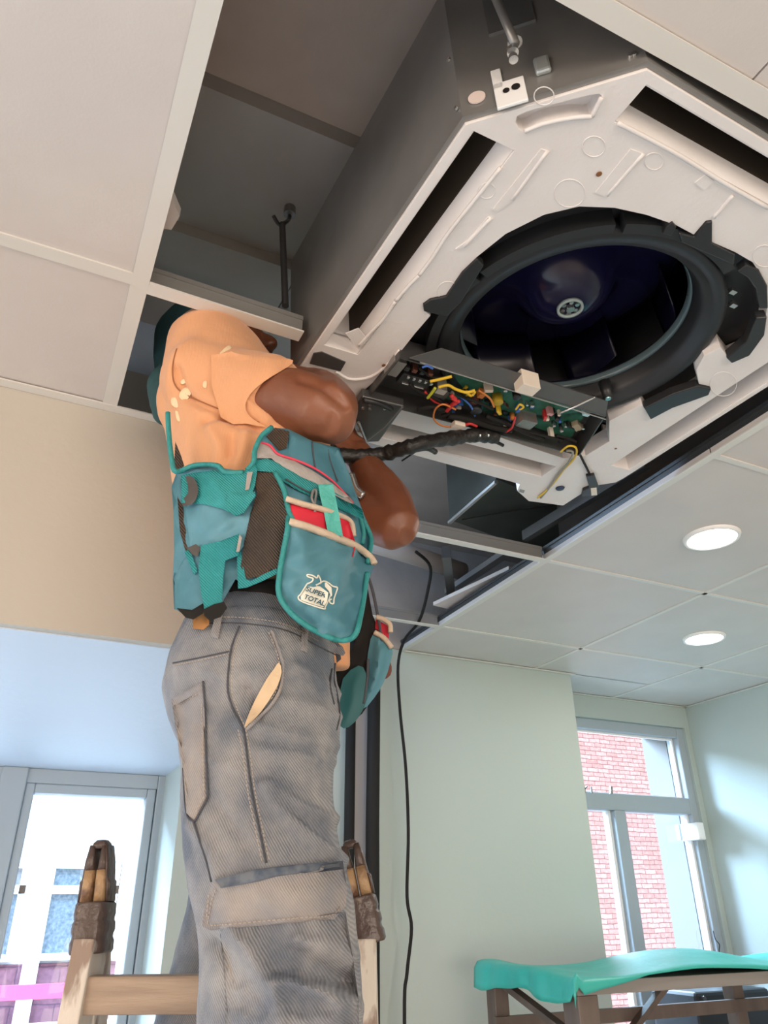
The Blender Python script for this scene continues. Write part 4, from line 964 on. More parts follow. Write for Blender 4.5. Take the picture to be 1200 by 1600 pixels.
# sleeve cuffs stop at the upper arm: body is one mesh -------------------------
def hand(bm, wrist, palm_dir, side, curl, size=1.0, thumb=1, spread=0.0):
    """five-fingered hand; palm_dir towards the fingers, side across the palm, curl the way fingers bend"""
    palm_dir = palm_dir.normalized(); side = (side - palm_dir*side.dot(palm_dir)).normalized(); nrm = palm_dir.cross(side)
    if nrm.dot(curl) < 0: nrm = -nrm
    kn = wrist + palm_dir*0.085*size
    for u_ in (-0.030, -0.012, 0.008, 0.028):
        limb(bm, [wrist + side*u_*0.6, kn + side*u_], [0.0155*size, 0.0125*size], 12)
    for u_, L_ in ((-0.031, 0.062), (-0.0105, 0.080), (0.0105, 0.086), (0.0305, 0.076)):
        p0 = kn + side*u_; p1 = p0 + (palm_dir*0.75 + nrm*0.65).normalized()*L_*0.45*size
        p2 = p1 + (palm_dir*-0.1 + nrm*1.0).normalized()*L_*0.32*size; p3 = p2 + (palm_dir*-0.8 + nrm*0.55).normalized()*L_*0.26*size
        limb(bm, [p0, p1, p2, p3], [0.0105*size, 0.0092*size, 0.0085*size, 0.0072*size], 12)
    q0 = wrist + palm_dir*0.025*size + side*0.028*thumb; q1 = q0 + (side*thumb*0.5 + palm_dir*0.7 + nrm*0.4).normalized()*0.042*size
    q2 = q1 + (palm_dir*0.6 + nrm*0.8).normalized()*0.030*size; q3 = q2 + (palm_dir*0.2 + nrm*0.9 - side*thumb*0.3).normalized()*0.022*size
    limb(bm, [q0, q1, q2, q3], [0.015*size, 0.0115*size, 0.0098*size, 0.0082*size], 12)
bm = bmesh.new()
ell_loft(bm, [(c_, a_*0.9, b_*0.9) for c_, a_, b_ in torso])
limb(bm, [neck + Vector((0,0,-0.03)), neck.lerp(headc, 0.5), headc + Vector((0,0,-0.05))], [0.062, 0.056, 0.06])
# right arm, folded back at the elbow
limb(bm, [shR, shR.lerp(elR, 0.5) + Vector((0,0,-0.002)), at(462, 628, 0.875), elR], [0.052, 0.048, 0.0475, 0.043])
limb(bm, [elR + (elR-shR).normalized()*0.0, at(513, 634, 0.885), at(492, 612, 0.95), wrR], [0.042, 0.0415, 0.037, 0.027])
limb(bm, [at(515, 655, 0.86), at(520, 652, 0.87)], [0.037, 0.035])
hand(bm, wrR, (DH*0.9 + UP*0.25 - RH*0.25), UP, RH, 1.0, 1)
# left arm
limb(bm, [shL, shL.lerp(elL, 0.5), elL], [0.05, 0.047, 0.040])
limb(bm, [elL, elL.lerp(wrL, 0.35) + Vector((0.006,-0.004,0)), elL.lerp(wrL, 0.7), wrL], [0.040, 0.041, 0.033, 0.026])
hand(bm, wrL + (wrL-elL).normalized()*0.0, (at(522, 688, 1.19) - wrL), UP, -DH, 1.0, 1)
# head
HF = (FAC*0.9 + Vector((0,0,0.28)) + RH*0.1).normalized(); HS = LAT; HU = HF.cross(HS)
if HU.z < 0: HU = -HU
hsec = []
for u_, f0, wf, ws in ((-0.115, 0.035, 0.030, 0.030), (-0.095, 0.025, 0.060, 0.052), (-0.06, 0.012, 0.083, 0.066), (-0.02, 0.004, 0.093, 0.072), (0.02, 0.0, 0.098, 0.076), (0.06, -0.004, 0.093, 0.072), (0.09, -0.006, 0.072, 0.056), (0.108, -0.008, 0.035, 0.03)):
    hsec.append((headc + HU*u_ + HF*f0, HF*wf, HS*ws))
ell_loft(bm, hsec, 32, 1.0)
ez = headc + HU*0.0
limb(bm, [headc + HF*0.088 + HU*0.012, headc + HF*0.106 - HU*0.018, headc + HF*0.108 - HU*0.030], [0.008, 0.011, 0.013], 12)         # nose
for s_ in (-1, 1):
    limb(bm, [headc + HF*0.098 - HU*0.035 + HS*s_*0.010, headc + HF*0.096 - HU*0.036 + HS*s_*0.014], [0.007, 0.006], 10)
    limb(bm, [headc + HF*0.082 + HU*0.026 + HS*s_*0.012, headc + HF*0.076 + HU*0.028 + HS*s_*0.042], [0.010, 0.008], 10)             # brow
    limb(bm, [headc + HF*0.070 - HU*0.010 + HS*s_*0.045, headc + HF*0.055 - HU*0.015 + HS*s_*0.055], [0.016, 0.014], 10)             # cheek
    e0 = headc - HF*0.004 + HS*s_*0.074
    tube(bm, [e0 + HU*0.026, e0 - HF*0.016 + HU*0.022 + HS*s_*0.006, e0 - HF*0.020 + HS*s_*0.008, e0 - HF*0.008 - HU*0.026, e0 + HF*0.004 - HU*0.024], [0.005, 0.006, 0.006, 0.006, 0.005], 8)
limb(bm, [headc + HF*0.092 - HU*0.058 - HS*0.022, headc + HF*0.099 - HU*0.056, headc + HF*0.092 - HU*0.058 + HS*0.022], [0.005, 0.0075, 0.005], 10)  # upper lip
limb(bm, [headc + HF*0.090 - HU*0.072 - HS*0.018, headc + HF*0.097 - HU*0.071, headc + HF*0.090 - HU*0.072 + HS*0.018], [0.005, 0.0075, 0.005], 10)  # lower lip
limb(bm, [headc + HF*0.080 - HU*0.098 - HS*0.01, headc + HF*0.080 - HU*0.098 + HS*0.01], [0.018, 0.018], 12)
# legs inside the jeans
limb(bm, [legR_s[0][0], legR_s[4][0], legR_s[8][0], kneeR, kneeR.lerp(footR, 0.5), footR], [0.075, 0.075, 0.065, 0.055, 0.05, 0.038])
limb(bm, [hipL, hipL.lerp(kneeL, 0.5), kneeL, kneeL.lerp(footL, 0.5), footL], [0.075, 0.07, 0.055, 0.05, 0.038])
body = remeshed('body', bm, 0.0038, M['skin'], man, 5, folds([([(468,592),(505,606),(540,636)], 6, -0.003), ([(520,600),(545,640)], 8, 0.002)]))
bm = bmesh.new()
for s_ in (-1, 1): lathe(bm, [(0.0005, -0.012), (0.008, -0.009), (0.012, 0), (0.008, 0.009), (0.0005, 0.012)], tuple(headc + HF*0.0775 + HU*0.008 + HS*s_*0.030), 16)
wobj('eyes', bm, mat('eye_white', (0.6,0.56,0.5), 0.2), man, True)
# cloth cap
bm = bmesh.new()
cs = []
for u_, f0, wf, ws in ((-0.085, -0.045, 0.058, 0.062), (-0.05, -0.035, 0.078, 0.078), (-0.005, -0.028, 0.090, 0.086), (0.035, -0.012, 0.104, 0.088), (0.075, -0.012, 0.100, 0.083), (0.105, -0.014, 0.080, 0.066), (0.124, -0.016, 0.045, 0.038)):
    cs.append((headc + HU*u_ + HF*f0, HF*wf, HS*ws))
ell_loft(bm, cs, 32, 1.0)
limb(bm, [headc - HF*0.08 - HU*0.06, at(262, 600, 1.06), at(262, 650, 1.04)], [0.05, 0.035, 0.025])
cap = remeshed('cap', bm, 0.006, M['cap'], man, 4, folds([]))
# boots
for f_, d_ in ((footR, FAC), (footL, FAC)):
    b_ = bmesh.new(); limb(b_, [f_ - d_*0.05 + Vector((0,0,-0.035)), f_ + d_*0.05 + Vector((0,0,-0.045)), f_ + d_*0.15 + Vector((0,0,-0.055))], [0.045, 0.045, 0.036])
    limb(b_, [f_ + Vector((0,0,0.04)), f_ + Vector((0,0,-0.03))], [0.05, 0.048])
    remeshed('boot', b_, 0.008, M['black'], man, 3)

# ---------------- cloth patches fitted onto the clothes
def bvh_of(*obs):
    vs, fs = [], []
    for o in obs:
        b_ = len(vs); vs += [v.co.copy() for v in o.data.vertices]; fs += [tuple(i+b_ for i in p.vertices) for p in o.data.polygons]
    return BVHTree.FromPolygons(vs, fs)
BT = bvh_of(shirt, body)
vb = bmesh.new(); ell_loft(vb, [psec(1010, 262, 560, 0.98, 0.14), psec(950, 266, 566, 0.985, 0.15), psec(900, 267, 568, 0.985, 0.16), psec(850, 268, 574, 0.99, 0.165), psec(800, 268, 566, 1.0, 0.17), psec(760, 267, 552, 1.01, 0.172), psec(720, 264, 538, 1.02, 0.175), psec(680, 262, 525, 1.03, 0.175), psec(640, 262, 480, 1.04, 0.17)])
vm = bpy.data.meshes.new('v'); vb.to_mesh(vm); vb.free()
VB = BVHTree.FromPolygons([v.co.copy() for v in vm.vertices], [tuple(q.vertices) for q in vm.polygons]); bpy.data.meshes.remove(vm); BJ = bvh_of(jeans)
def hit(bv, x, y, D):
    d_ = ray(x, y).normalized(); r_ = bv.ray_cast(CAM, d_)
    if r_[0] is None: return None
    return r_[0]
def insidep(p, poly):
    c_ = False; n_ = len(poly)
    for i in range(n_):
        x1, y1 = poly[i][0], poly[i][1]; x2, y2 = poly[i-1][0], poly[i-1][1]
        if (y1 > p[1]) != (y2 > p[1]) and p[0] < (x2-x1)*(p[1]-y1)/(y2-y1)+x1: c_ = not c_
    return c_
def edged(p, poly):
    m_ = 1e9
    for i in range(len(poly)):
        a_, b_ = poly[i-1], poly[i]; abx, aby = b_[0]-a_[0], b_[1]-a_[1]
        t_ = max(0, min(1, ((p[0]-a_[0])*abx+(p[1]-a_[1])*aby)/max(1e-9, abx*abx+aby*aby)))
        m_ = min(m_, math.hypot(p[0]-a_[0]-abx*t_, p[1]-a_[1]-aby*t_))
    return m_
def surfpts(pts, bv, D):
    """depths for pixel points: hit the surface, else the smoothed nearest hit"""
    if bv is None:
        return [(D(x, y) if callable(D) else D) for x, y in pts]
    out = []
    hits = [hit(bv, x, y, 0) for x, y in pts]
    ok = [(pts[i], (h_ - CAM).dot(DH)) for i, h_ in enumerate(hits) if h_ is not None]
    for (x, y), h_ in zip(pts, hits):
        if h_ is not None: out.append((h_ - CAM).dot(DH))
        elif ok:
            b_ = sorted(ok, key=lambda k_: (k_[0][0]-x)**2 + (k_[0][1]-y)**2)[:5]; out.append(sum(k_[1] for k_ in b_)/len(b_))
        else: out.append(D if D else 1.0)
    return out
def patch(name, poly, m, parent=man, bv=None, off=0.003, th=0.002, bulge=0.0, bw=25, D=None, step=5, rnd=3, wrinkle=0.0, folds_=None, relax=8):
    if rnd: poly = [(p.x, p.y) for p in smoothpts([(x, y, 0) for x, y in poly], rnd, True)]
    xs = [p[0] for p in poly]; ys = [p[1] for p in poly]
    pts = list(poly); x = min(xs)
    while x < max(xs):
        y = min(ys)
        while y < max(ys):
            if insidep((x, y), poly) and edged((x, y), poly) > step*0.45: pts.append((x, y))
            y += step
        x += step
    n_ = len(poly); ed = [(i, (i+1) % n_) for i in range(n_)]
    vo, eo, fo, ov, oe, of = delaunay_2d_cdt([Vector(p) for p in pts], ed, [], 0, 1e-5)
    P2 = [(v.x, v.y) for v in vo]
    dep = surfpts(P2, bv, D)
    tris = [f for f in fo if insidep((sum(P2[i][0] for i in f)/len(f), sum(P2[i][1] for i in f)/len(f)), poly)]
    if relax:
        nb = {}
        for f in tris:
            for i in range(len(f)): nb.setdefault(f[i], set()).add(f[(i+1) % len(f)]); nb.setdefault(f[(i+1) % len(f)], set()).add(f[i])
        for _ in range(relax):
            dep = [min(dep[i], 0.5*dep[i] + 0.5*sum(dep[j] for j in nb[i])/len(nb[i])) if _ < relax//2 and i in nb else (0.5*dep[i] + 0.5*sum(dep[j] for j in nb[i])/len(nb[i]) if i in nb else dep[i]) for i in range(len(dep))]
    top = []
    for i, (x, y) in enumerate(P2):
        e_ = edged((x, y), poly); o_ = off + bulge*(1 - math.exp(-(e_/bw)**2)) + wrinkle*noise.noise(Vector((x*0.05, y*0.05, 3)))
        if folds_:
            for pl, r_, h_ in folds_: o_ += h_*math.exp(-(edged((x,y), list(pl) + list(pl)[::-1])/r_)**2)
        top.append(at(x, y, dep[i] - o_))
    bm = bmesh.new(); T_ = [bm.verts.new(p) for p in top]; B_ = [bm.verts.new(p + (p - CAM).normalized()*(th)) for p in top]
    cnt = {}
    for f in tris:
        try: bm.faces.new([T_[i] for i in f]); bm.faces.new([B_[i] for i in f][::-1])
        except ValueError: continue
        for i in range(len(f)):
            k_ = tuple(sorted((f[i], f[(i+1) % len(f)]))); cnt.setdefault(k_, []).append((f[i], f[(i+1) % len(f)]))
    for k_, l_ in cnt.items():
        if len(l_) == 1: i, j = l_[0]; bm.faces.new((T_[j], T_[i], B_[i], B_[j]))
    for v in list(bm.verts):
        if not v.link_faces: bm.verts.remove(v)
    o = wobj(name, bm, m, parent, True); 
    try: o.data.set_sharp_from_angle(angle=1.0)
    except Exception: pass
    return o
def seam(name, pls, r, m, parent, bv=None, off=0.002, D=None, n=5, flat=1.0):
    if len(pls) > 1:
        for pl in pls: o = seam(name, [pl], r, m, parent, bv, off, D, n)
        return o
    bm = bmesh.new()
    for pl in pls:
        q_ = [(p.x, p.y) for p in smoothpts([(x, y, 0) for x, y in pl], n)]
        d_ = surfpts(q_, bv, D)
        for _ in range(3): d_ = [min(d_[i], (d_[max(i-1,0)] + d_[i] + d_[min(i+1,len(d_)-1)])/3) for i in range(len(d_))]
        tube(bm, [at(x, y, e_ - off) for (x, y), e_ in zip(q_, d_)], r, 6)
    return wobj(name, bm, m, parent, True)
def stitches(name, pls, m, parent, bv, off=0.002, r=0.0006, gap=5.0):
    if len(pls) > 1:
        for pl in pls: o = stitches(name, [pl], m, parent, bv, off, r, gap)
        return o
    bm = bmesh.new()
    for pl in pls:
        q_ = [(p.x, p.y) for p in smoothpts([(x, y, 0) for x, y in pl], 8)]
        d_ = surfpts(q_, bv, None); acc = 0; start = None
        P_ = [at(x, y, e_ - off) for (x, y), e_ in zip(q_, d_)]
        res = [P_[0]]; tot = 0; L_ = gap*0.0009
        for a_, b_ in zip(P_, P_[1:]):
            s_ = (b_-a_).length
            while s_ > 0 and tot + s_ >= L_:
                t_ = (L_-tot); a_ = a_ + (b_-a_).normalized()*t_; s_ -= t_; tot = 0; res.append(a_)
            tot += s_
        for i in range(0, len(res)-1): tube(bm, [res[i], res[i].lerp(res[i+1], 0.62)], r, 5)
    o = wobj(name, bm, m, parent); o['kind'] = 'stuff'; return o
# ---- jeans details
patch('waistband', [(306,958),(350,948),(400,946),(450,955),(500,985),(535,1010),(536,1025),(500,1010),(450,985),(400,975),(350,972),(302,975)], M['denim'], jeans, BJ, 0.0015, 0.002, rnd=2, relax=2)
patch('leather_label', [(302,957),(312,951),(326,955),(327,976),(318,984),(301,982)], M['leather'], jeans, BJ, 0.012, 0.002, rnd=0, relax=2)
patch('belt_loop', [(339,950),(350,946),(341,998),(328,995)], M['denim2'], jeans, BJ, 0.005, 0.003, rnd=0, relax=2)
patch('belt_loop', [(472,975),(482,980),(480,1020),(470,1016)], M['denim2'], jeans, BJ, 0.005, 0.003, rnd=0, relax=2)
patch('back_pocket', [(268,1092),(290,1080),(317,1064),(319,1100),(322,1180),(325,1246),(304,1284),(291,1270),(286,1200),(275,1140)], M['denim2'], jeans, BJ, 0.0035, 0.0035, bulge=0.003, rnd=0)
flap = patch('cargo_flap', [(333,1378),(380,1366),(440,1358),(500,1353),(537,1350),(542,1385),(541,1415),(522,1437),(470,1441),(412,1446),(370,1450),(330,1454),(316,1448),(318,1425),(326,1396)], M['denim2'], jeans, BJ, 0.010, 0.004, bulge=0.006, rnd=0, wrinkle=0.002)
patch('cargo_pocket', [(345,1440),(540,1425),(552,1500),(560,1560),(562,1640),(352,1640),(352,1540),(345,1470)], M['denim'], jeans, BJ, 0.004, 0.004, bulge=0.006, rnd=0, wrinkle=0.005, folds_=[([(430,1470),(480,1500),(540,1530)], 16, -0.003), ([(360,1460),(400,1510),(430,1560)], 14, 0.006), ([(430,1530),(500,1545),(550,1575)], 13, 0.006), ([(430,1515),(500,1528),(550,1545)], 14, -0.003), ([(380,1590),(460,1600),(540,1590)], 14, 0.005)])
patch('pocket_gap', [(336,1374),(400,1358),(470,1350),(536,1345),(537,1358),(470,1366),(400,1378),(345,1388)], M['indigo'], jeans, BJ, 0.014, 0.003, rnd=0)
patch('pocket_lining', [(436,1035),(440,1050),(432,1075),(408,1112),(384,1136),(385,1125),(398,1095),(416,1062),(428,1045)], M['lining'], jeans, BJ, 0.005, 0.002, rnd=2)
patch('button_tab', [(524,1018),(531,1012),(533,1030),(526,1036)], M['seamdark'], jeans, BJ, 0.008, 0.002, rnd=0)
seam('pocket_hem', [[(424,985),(434,1010),(442,1040),(438,1075),(425,1100),(408,1118),(385,1140)]], 0.0022, M['denim2'], jeans, BJ, 0.003)
seam('side_seam', [[(374,978),(362,1010),(357,1045),(356,1080),(366,1112),(380,1140),(386,1180),(393,1235),(404,1290),(416,1348)], [(346,1460),(350,1500),(358,1545),(362,1600)]], 0.0011, M['seamdark'], jeans, BJ, 0.0012)
seam('inseam', [[(303,1285),(312,1315),(322,1345),(330,1378)]], 0.001, M['seamdark'], jeans, BJ, 0.001)
seam('yoke_seam', [[(270,1036),(310,1028),(357,1018)]], 0.0009, M['seamdark'], jeans, BJ, 0.001)
seam('pocket_edge', [[(317,1064),(320,1110),(322,1180),(325,1246)], [(325,1246),(304,1284)], [(304,1284),(291,1270),(286,1200)]], 0.0011, M['seamdark'], jeans, BJ, 0.002)
seam('waist_seam', [[(306,976),(350,973),(400,976),(450,986),(500,1011),(530,1026)]], 0.0008, M['seamdark'], jeans, BJ, 0.001)
seam('fly_seam', [[(524,1036),(522,1060),(527,1085),(531,1115),(526,1140)], [(519,1045),(516,1070),(522,1100)]], 0.0012, M['seamdark'], jeans, BJ, 0.0022)
patch('back_pocket_hem', [(268,1092),(290,1080),(317,1064),(318,1076),(292,1092),(270,1103)], M['denim2'], jeans, BJ, 0.007, 0.002, rnd=0)
stitches('stitching', [[(378,985),(368,1012),(363,1045),(362,1080),(372,1112),(384,1140),(391,1180),(398,1235),(409,1290),(421,1346)], [(372,1140),(380,1180),(387,1235),(398,1290),(410,1350)],
   [(270,1040),(310,1032),(355,1022)], [(273,1106),(312,1082)], [(315,1100),(317,1180),(319,1244)], [(319,1244),(303,1274)], [(302,968),(350,964),(400,967),(450,977),(500,1003)], [(420,988),(430,1012),(437,1040),(433,1075),(420,1098)], [(352,1462),(357,1500),(365,1545)]], M['thread'], jeans, BJ, 0.0055)
BF = bvh_of(jeans, flap)
stitches('stitching', [[(324,1444),(330,1410),(337,1388)], [(330,1446),(370,1443),(412,1439),(470,1434),(520,1429),(535,1410)], [(326,1398),(322,1440)]], M['thread'], jeans, BF, 0.002)
# ---- shirt details
patch('paint_splash', [(283,610),(292,605),(298,612),(296,620),(288,626),(280,620)], M['splat'], shirt, BT, 0.0008, 0.0008, rnd=3)
patch('paint_splash', [(268,622),(276,622),(281,631),(276,637),(268,632)], M['splat'], shirt, BT, 0.0008, 0.0008, rnd=3)
patch('paint_splash', [(274,642),(279,645),(281,658),(276,655)], M['splat'], shirt, BT, 0.0008, 0.0008, rnd=3)
patch('paint_splash', [(318,596),(323,596),(322,606),(317,604)], M['splat'], shirt, BT, 0.0008, 0.0008, rnd=3)
patch('paint_splash', [(343,552),(356,540),(362,543),(352,550)], M['splat'], shirt, BT, 0.0008, 0.0008, rnd=3)
patch('paint_splash', [(282,596),(288,592),(290,598),(284,600)], M['splat'], shirt, BT, 0.0008, 0.0008, rnd=3)
patch('sleeve', [(330,555),(400,556),(436,558),(458,563),(450,573),(425,588),(400,606),(386,624),(384,640),(392,652),(404,660),(415,667),(385,662),(345,652)], M['shirt'], shirt, BT, 0.005, 0.003, rnd=2, relax=10)
seam('sleeve_seam', [[(276,545),(270,570),(272,598),(288,615),(330,634),(372,650),(405,660)]], 0.0011, mat('shirt_seam',(0.34,0.14,0.06),0.9), shirt, BT, 0.0004)
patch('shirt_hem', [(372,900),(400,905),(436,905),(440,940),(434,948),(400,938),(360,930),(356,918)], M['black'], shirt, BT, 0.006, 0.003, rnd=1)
# ---- vest
vest_poly = [(277,735),(300,728),(335,726),(352,738),(380,738),(392,728),(396,706),(410,680),(424,668),(450,670),(490,690),(530,700),(552,760),(572,812),(580,850),(566,900),(500,930),(440,905),(436,893),(415,890),(385,915),(368,905),(345,945),(310,958),(272,952),(270,905),(272,860),(271,800),(268,760)]
vest = patch('vest', vest_poly, M['vblue'], man, VB, 0.004, 0.004, rnd=0, wrinkle=0.004)
BV = bvh_of(vest)
patch('back_panel', [(280,745),(340,730),(380,742),(375,760),(390,790),(400,800),(384,850),(360,868),(318,860),(300,890),(298,860),(290,800)], M['vblue2'], vest, BV, 0.003, 0.002, bulge=0.004, rnd=2, wrinkle=0.004)
patch('mesh_panel', [(394,738),(430,738),(445,768),(454,800),(452,850),(446,886),(438,893),(424,889),(405,900),(386,905),(376,885),(382,845),(392,800),(402,770),(398,755)], M['mesh'], vest, BV, 0.009, 0.003, rnd=0, bulge=0.004)
patch('back_mesh', [(277,775),(285,790),(292,840),(295,855),(290,862),(281,830)], M['mesh'], vest, BV, 0.002, 0.002, rnd=1)
patch('strap_mesh', [(274,690),(283,712),(288,728),(278,738),(272,725)], M['mesh'], vest, BV, 0.001, 0.0015, rnd=1)
patch('lower_panel', [(296,862),(308,852),(320,860),(330,905),(330,945),(312,955),(290,962),(273,951),(273,905),(284,878)], M['vblue'], vest, BV, 0.006, 0.003, rnd=1, bulge=0.004)
patch('lower_panel_lining', [(276,950),(300,953),(318,942),(318,958),(302,968),(290,965)], M['black'], vest, BV, 0.012, 0.002, rnd=1)  # black inner lining showing at the vest's lower edge
patch('chest_mesh', [(416,682),(430,668),(452,674),(448,700),(436,704)], M['mesh'], vest, BV, 0.004, 0.002, rnd=1)
patch('chest_pocket', [(452,675),(490,690),(528,702),(548,745),(556,778),(520,758),(480,738),(450,715)], M['vblue'], vest, BV, 0.006, 0.003, bulge=0.004, rnd=1)
patch('chest_strap_band', [(392,735),(396,720),(418,716),(440,726),(470,745),(500,758),(540,778),(566,796),(569,812),(540,800),(500,782),(465,766),(440,750),(428,738)], M['teal'], vest, BV, 0.008, 0.002, rnd=1)
patch('reflective_band', [(398,696),(408,693),(422,697),(434,708),(460,720),(490,736),(520,756),(545,776),(553,788),(540,783),(505,764),(470,745),(440,731),(424,716),(398,716)], M['reflect'], vest, BV, 0.0095, 0.002, rnd=1)
seam('pink_piping', [[(398,696),(408,692),(422,696),(434,709),(460,718),(490,731),(520,752),(552,786)]], 0.0016, M['pink'], vest, BV, 0.011)
seam('pocket_pleat', [[(488,690),(490,715),(494,735)], [(512,700),(516,720),(528,752)], [(446,748),(475,765),(510,780)]], 0.0010, M['seamdark'], vest, BV, 0.009)
# webbing straps with buckles
patch('side_strap', [(283,742),(330,735),(378,737),(398,726),(402,735),(398,760),(390,780),(379,802),(368,806),(350,796),(320,788),(284,786)], M['teal'], vest, BV, 0.011, 0.003, rnd=0, bulge=0.003, folds_=[([(330,745),(350,780),(375,795)], 7, 0.003)])
patch('strap_end', [(356,770),(378,772),(398,768),(399,775),(381,801),(370,806),(352,797)], M['teal'], vest, BV, 0.018, 0.003, rnd=0)
patch('buckle', [(290,744),(302,746),(309,760),(308,776),(300,788),(285,790),(286,780),(294,770),(293,755)], mat('grey_black_buckle',(0.07,0.065,0.06),0.45), vest, BV, 0.020, 0.005, rnd=2)
patch('strap_loop', [(284,744),(293,744),(295,786),(284,786)], M['teal'], vest, BV, 0.022, 0.003, rnd=0)
patch('waist_strap', [(314,852),(345,845),(374,834),(378,846),(372,868),(352,876),(349,900),(346,950),(330,958),(320,955),(314,925),(310,890)], M['teal'], vest, BV, 0.012, 0.003, rnd=0, bulge=0.002, folds_=[([(335,850),(330,900),(328,950)], 6, -0.002)])
patch('strap_slider', [(292,856),(306,850),(314,856),(308,870),(300,866)], mat('dark_slider',(0.08,0.075,0.07),0.5), vest, BV, 0.014, 0.004, rnd=1)
patch('strap_bar', [(288,862),(296,858),(309,893),(303,898)], M['teal'], vest, BV, 0.013, 0.003, rnd=0)
patch('strap_tip', [(318,952),(334,944),(350,940),(355,950),(345,964),(328,970),(319,962)], M['black'], vest, BV, 0.022, 0.004, rnd=1)
patch('edge_tab', [(370,864),(376,860),(384,905),(392,908),(410,898),(432,888),(434,896),(410,908),(386,918),(372,920)], M['teal'], vest, BV, 0.010, 0.002, rnd=0)
patch('binding_patch', [(386,738),(395,737),(389,765),(383,766)], M['reflect'], vest, BV, 0.014, 0.002, rnd=0)
patch('binding_patch', [(374,835),(378,840),(374,862),(369,862)], M['reflect'], vest, BV, 0.016, 0.002, rnd=0)
seam('edge_binding', [[(424,668),(408,682),(398,704),(396,722),(386,734)], [(380,738),(352,738),(338,727),(305,727),(275,737),(268,715),(264,680),(262,645)], [(430,738),(444,766),(452,800),(462,818)]], 0.0036, M['trim'], vest, BV, 0.011)
# big front pocket
pk = [(452,815),(480,822),(520,836),(558,852),(584,874),(582,890),(570,925),(564,960),(556,990),(540,1000),(515,996),(480,978),(452,955),(435,928),(436,890),(444,850)]
PD = lambda x, y: 0.865 + (x-435)*0.0004
patch('inner_pocket', [(448,782),(475,790),(510,800),(545,815),(556,850),(552,870),(500,850),(462,830)], M['vred'], vest, BV, 0.016, 0.004, rnd=1)
seam('inner_pocket_rim', [[(447,779),(475,788),(505,796),(530,805),(548,816),(552,838)]], 0.0040, M['beige'], vest, BV, 0.020)
pocket = patch('front_pocket', pk, M['vblue'], vest, BV, 0.020, 0.012, bulge=0.012, bw=20, rnd=3, wrinkle=0.005, folds_=[([(552,860),(540,890),(528,915)], 8, 0.008), ([(470,830),(475,860),(490,890)], 12, 0.004), ([(560,930),(540,960)], 12, -0.005)])
BP = bvh_of(pocket, vest)
seam('pocket_rim', [[(452,815),(480,823),(520,838),(556,853),(578,870),(585,880)]], 0.0052, M['beige'], vest, BP, 0.004)
seam('pocket_binding', [[(440,760),(448,790),(450,820),(443,860),(437,895),(436,928),(452,955),(480,978),(515,996),(540,1000),(556,990),(564,960),(570,925),(574,895)]], 0.0036, M['trim'], vest, BP, 0.003)
seam('pocket_binding', [[(568,812),(578,835),(580,850),(574,880)], [(560,800),(568,830),(566,850)]], 0.0034, M['trim'], vest, BP, 0.004)
patch('hanging_tape', [(497,757),(520,756),(524,775),(530,805),(536,838),(512,832),(506,800),(500,775)], mat('mint_tape',(0.09,0.46,0.40),0.6,bump=0.4,bscale=120), vest, BP, 0.024, 0.003, rnd=0)
seam('snap_hook', [[(492,790),(487,778),(490,766),(494,768),(492,785),(492,800)]], 0.0018, M['steel'], vest, BP, 0.016)
# printed badge on the pocket
def badge(name, pls, r, m): return seam(name, pls, r, m, vest, BP, 0.0010, n=4)
badge('printed_logo', [[(480,912),(470,928),(466,933),(472,940),(505,951),(508,948),(514,936),(516,930)],
   [(480,912),(487,909),(489,904),(481,901),(480,898),(488,899),(495,903),(497,899),(500,904),(501,910),(494,914)],
   [(500,912),(505,908),(512,910),(520,916),(527,918),(525,926),(522,935),(521,943),(516,942),(515,938),(518,936)]], 0.0010, M['logo'])
patch('printed_field', [(481,914),(500,916),(513,926),(511,940),(505,949),(488,944),(469,937),(470,931)], M['logo'], vest, BP, 0.0012, 0.0004, rnd=0, step=4)
patch('printed_bull', [(506,911),(510,910),(518,918),(519,930),(517,933),(514,924),(508,917)], M['logo'], vest, BP, 0.0015, 0.0004, rnd=1, step=3)
def text_on(txt, p0, p1, hgt, m, bv, off, parent, slant=0.12):
    cu_ = bpy.data.curves.new('t', 'FONT'); cu_.body = txt; cu_.size = 1; cu_.offset = 0.025; o = bpy.data.objects.new('t', cu_); C.objects.link(o)
    dg = bpy.context.evaluated_depsgraph_get(); dg.update(); me = bpy.data.meshes.new_from_object(o.evaluated_get(dg)); bpy.data.objects.remove(o)
    xs = [v.co.x for v in me.vertices]; ys = [v.co.y for v in me.vertices]; x0, x1, y0, y1 = min(xs), max(xs), min(ys), max(ys)
    ux, uy = p1[0]-p0[0], p1[1]-p0[1]; L_ = math.hypot(ux, uy); nx, ny = uy/L_, -ux/L_
    bm = bmesh.new(); bm.from_mesh(me)
    pp = []
    for v in bm.verts:
        a_, b_ = (v.co.x-x0)/(x1-x0), (v.co.y-y0)/(y1-y0)
        pp.append((p0[0] + ux*a_ + nx*b_*hgt + slant*b_*hgt, p0[1] + uy*a_ + ny*b_*hgt))
    d_ = surfpts(pp, bv, None)
    for v, (x, y), e_ in zip(bm.verts, pp, d_): v.co = at(x, y, e_ - off)
    bpy.data.meshes.remove(me)
    return wobj('printed_word', bm, m, parent)
text_on('SUPER', (477,923), (508,934), 7.2, M['navytext'], BP, 0.0052, vest)
text_on('TOTAL', (474,935), (506,947), 7.5, M['navytext'], BP, 0.0052, vest)
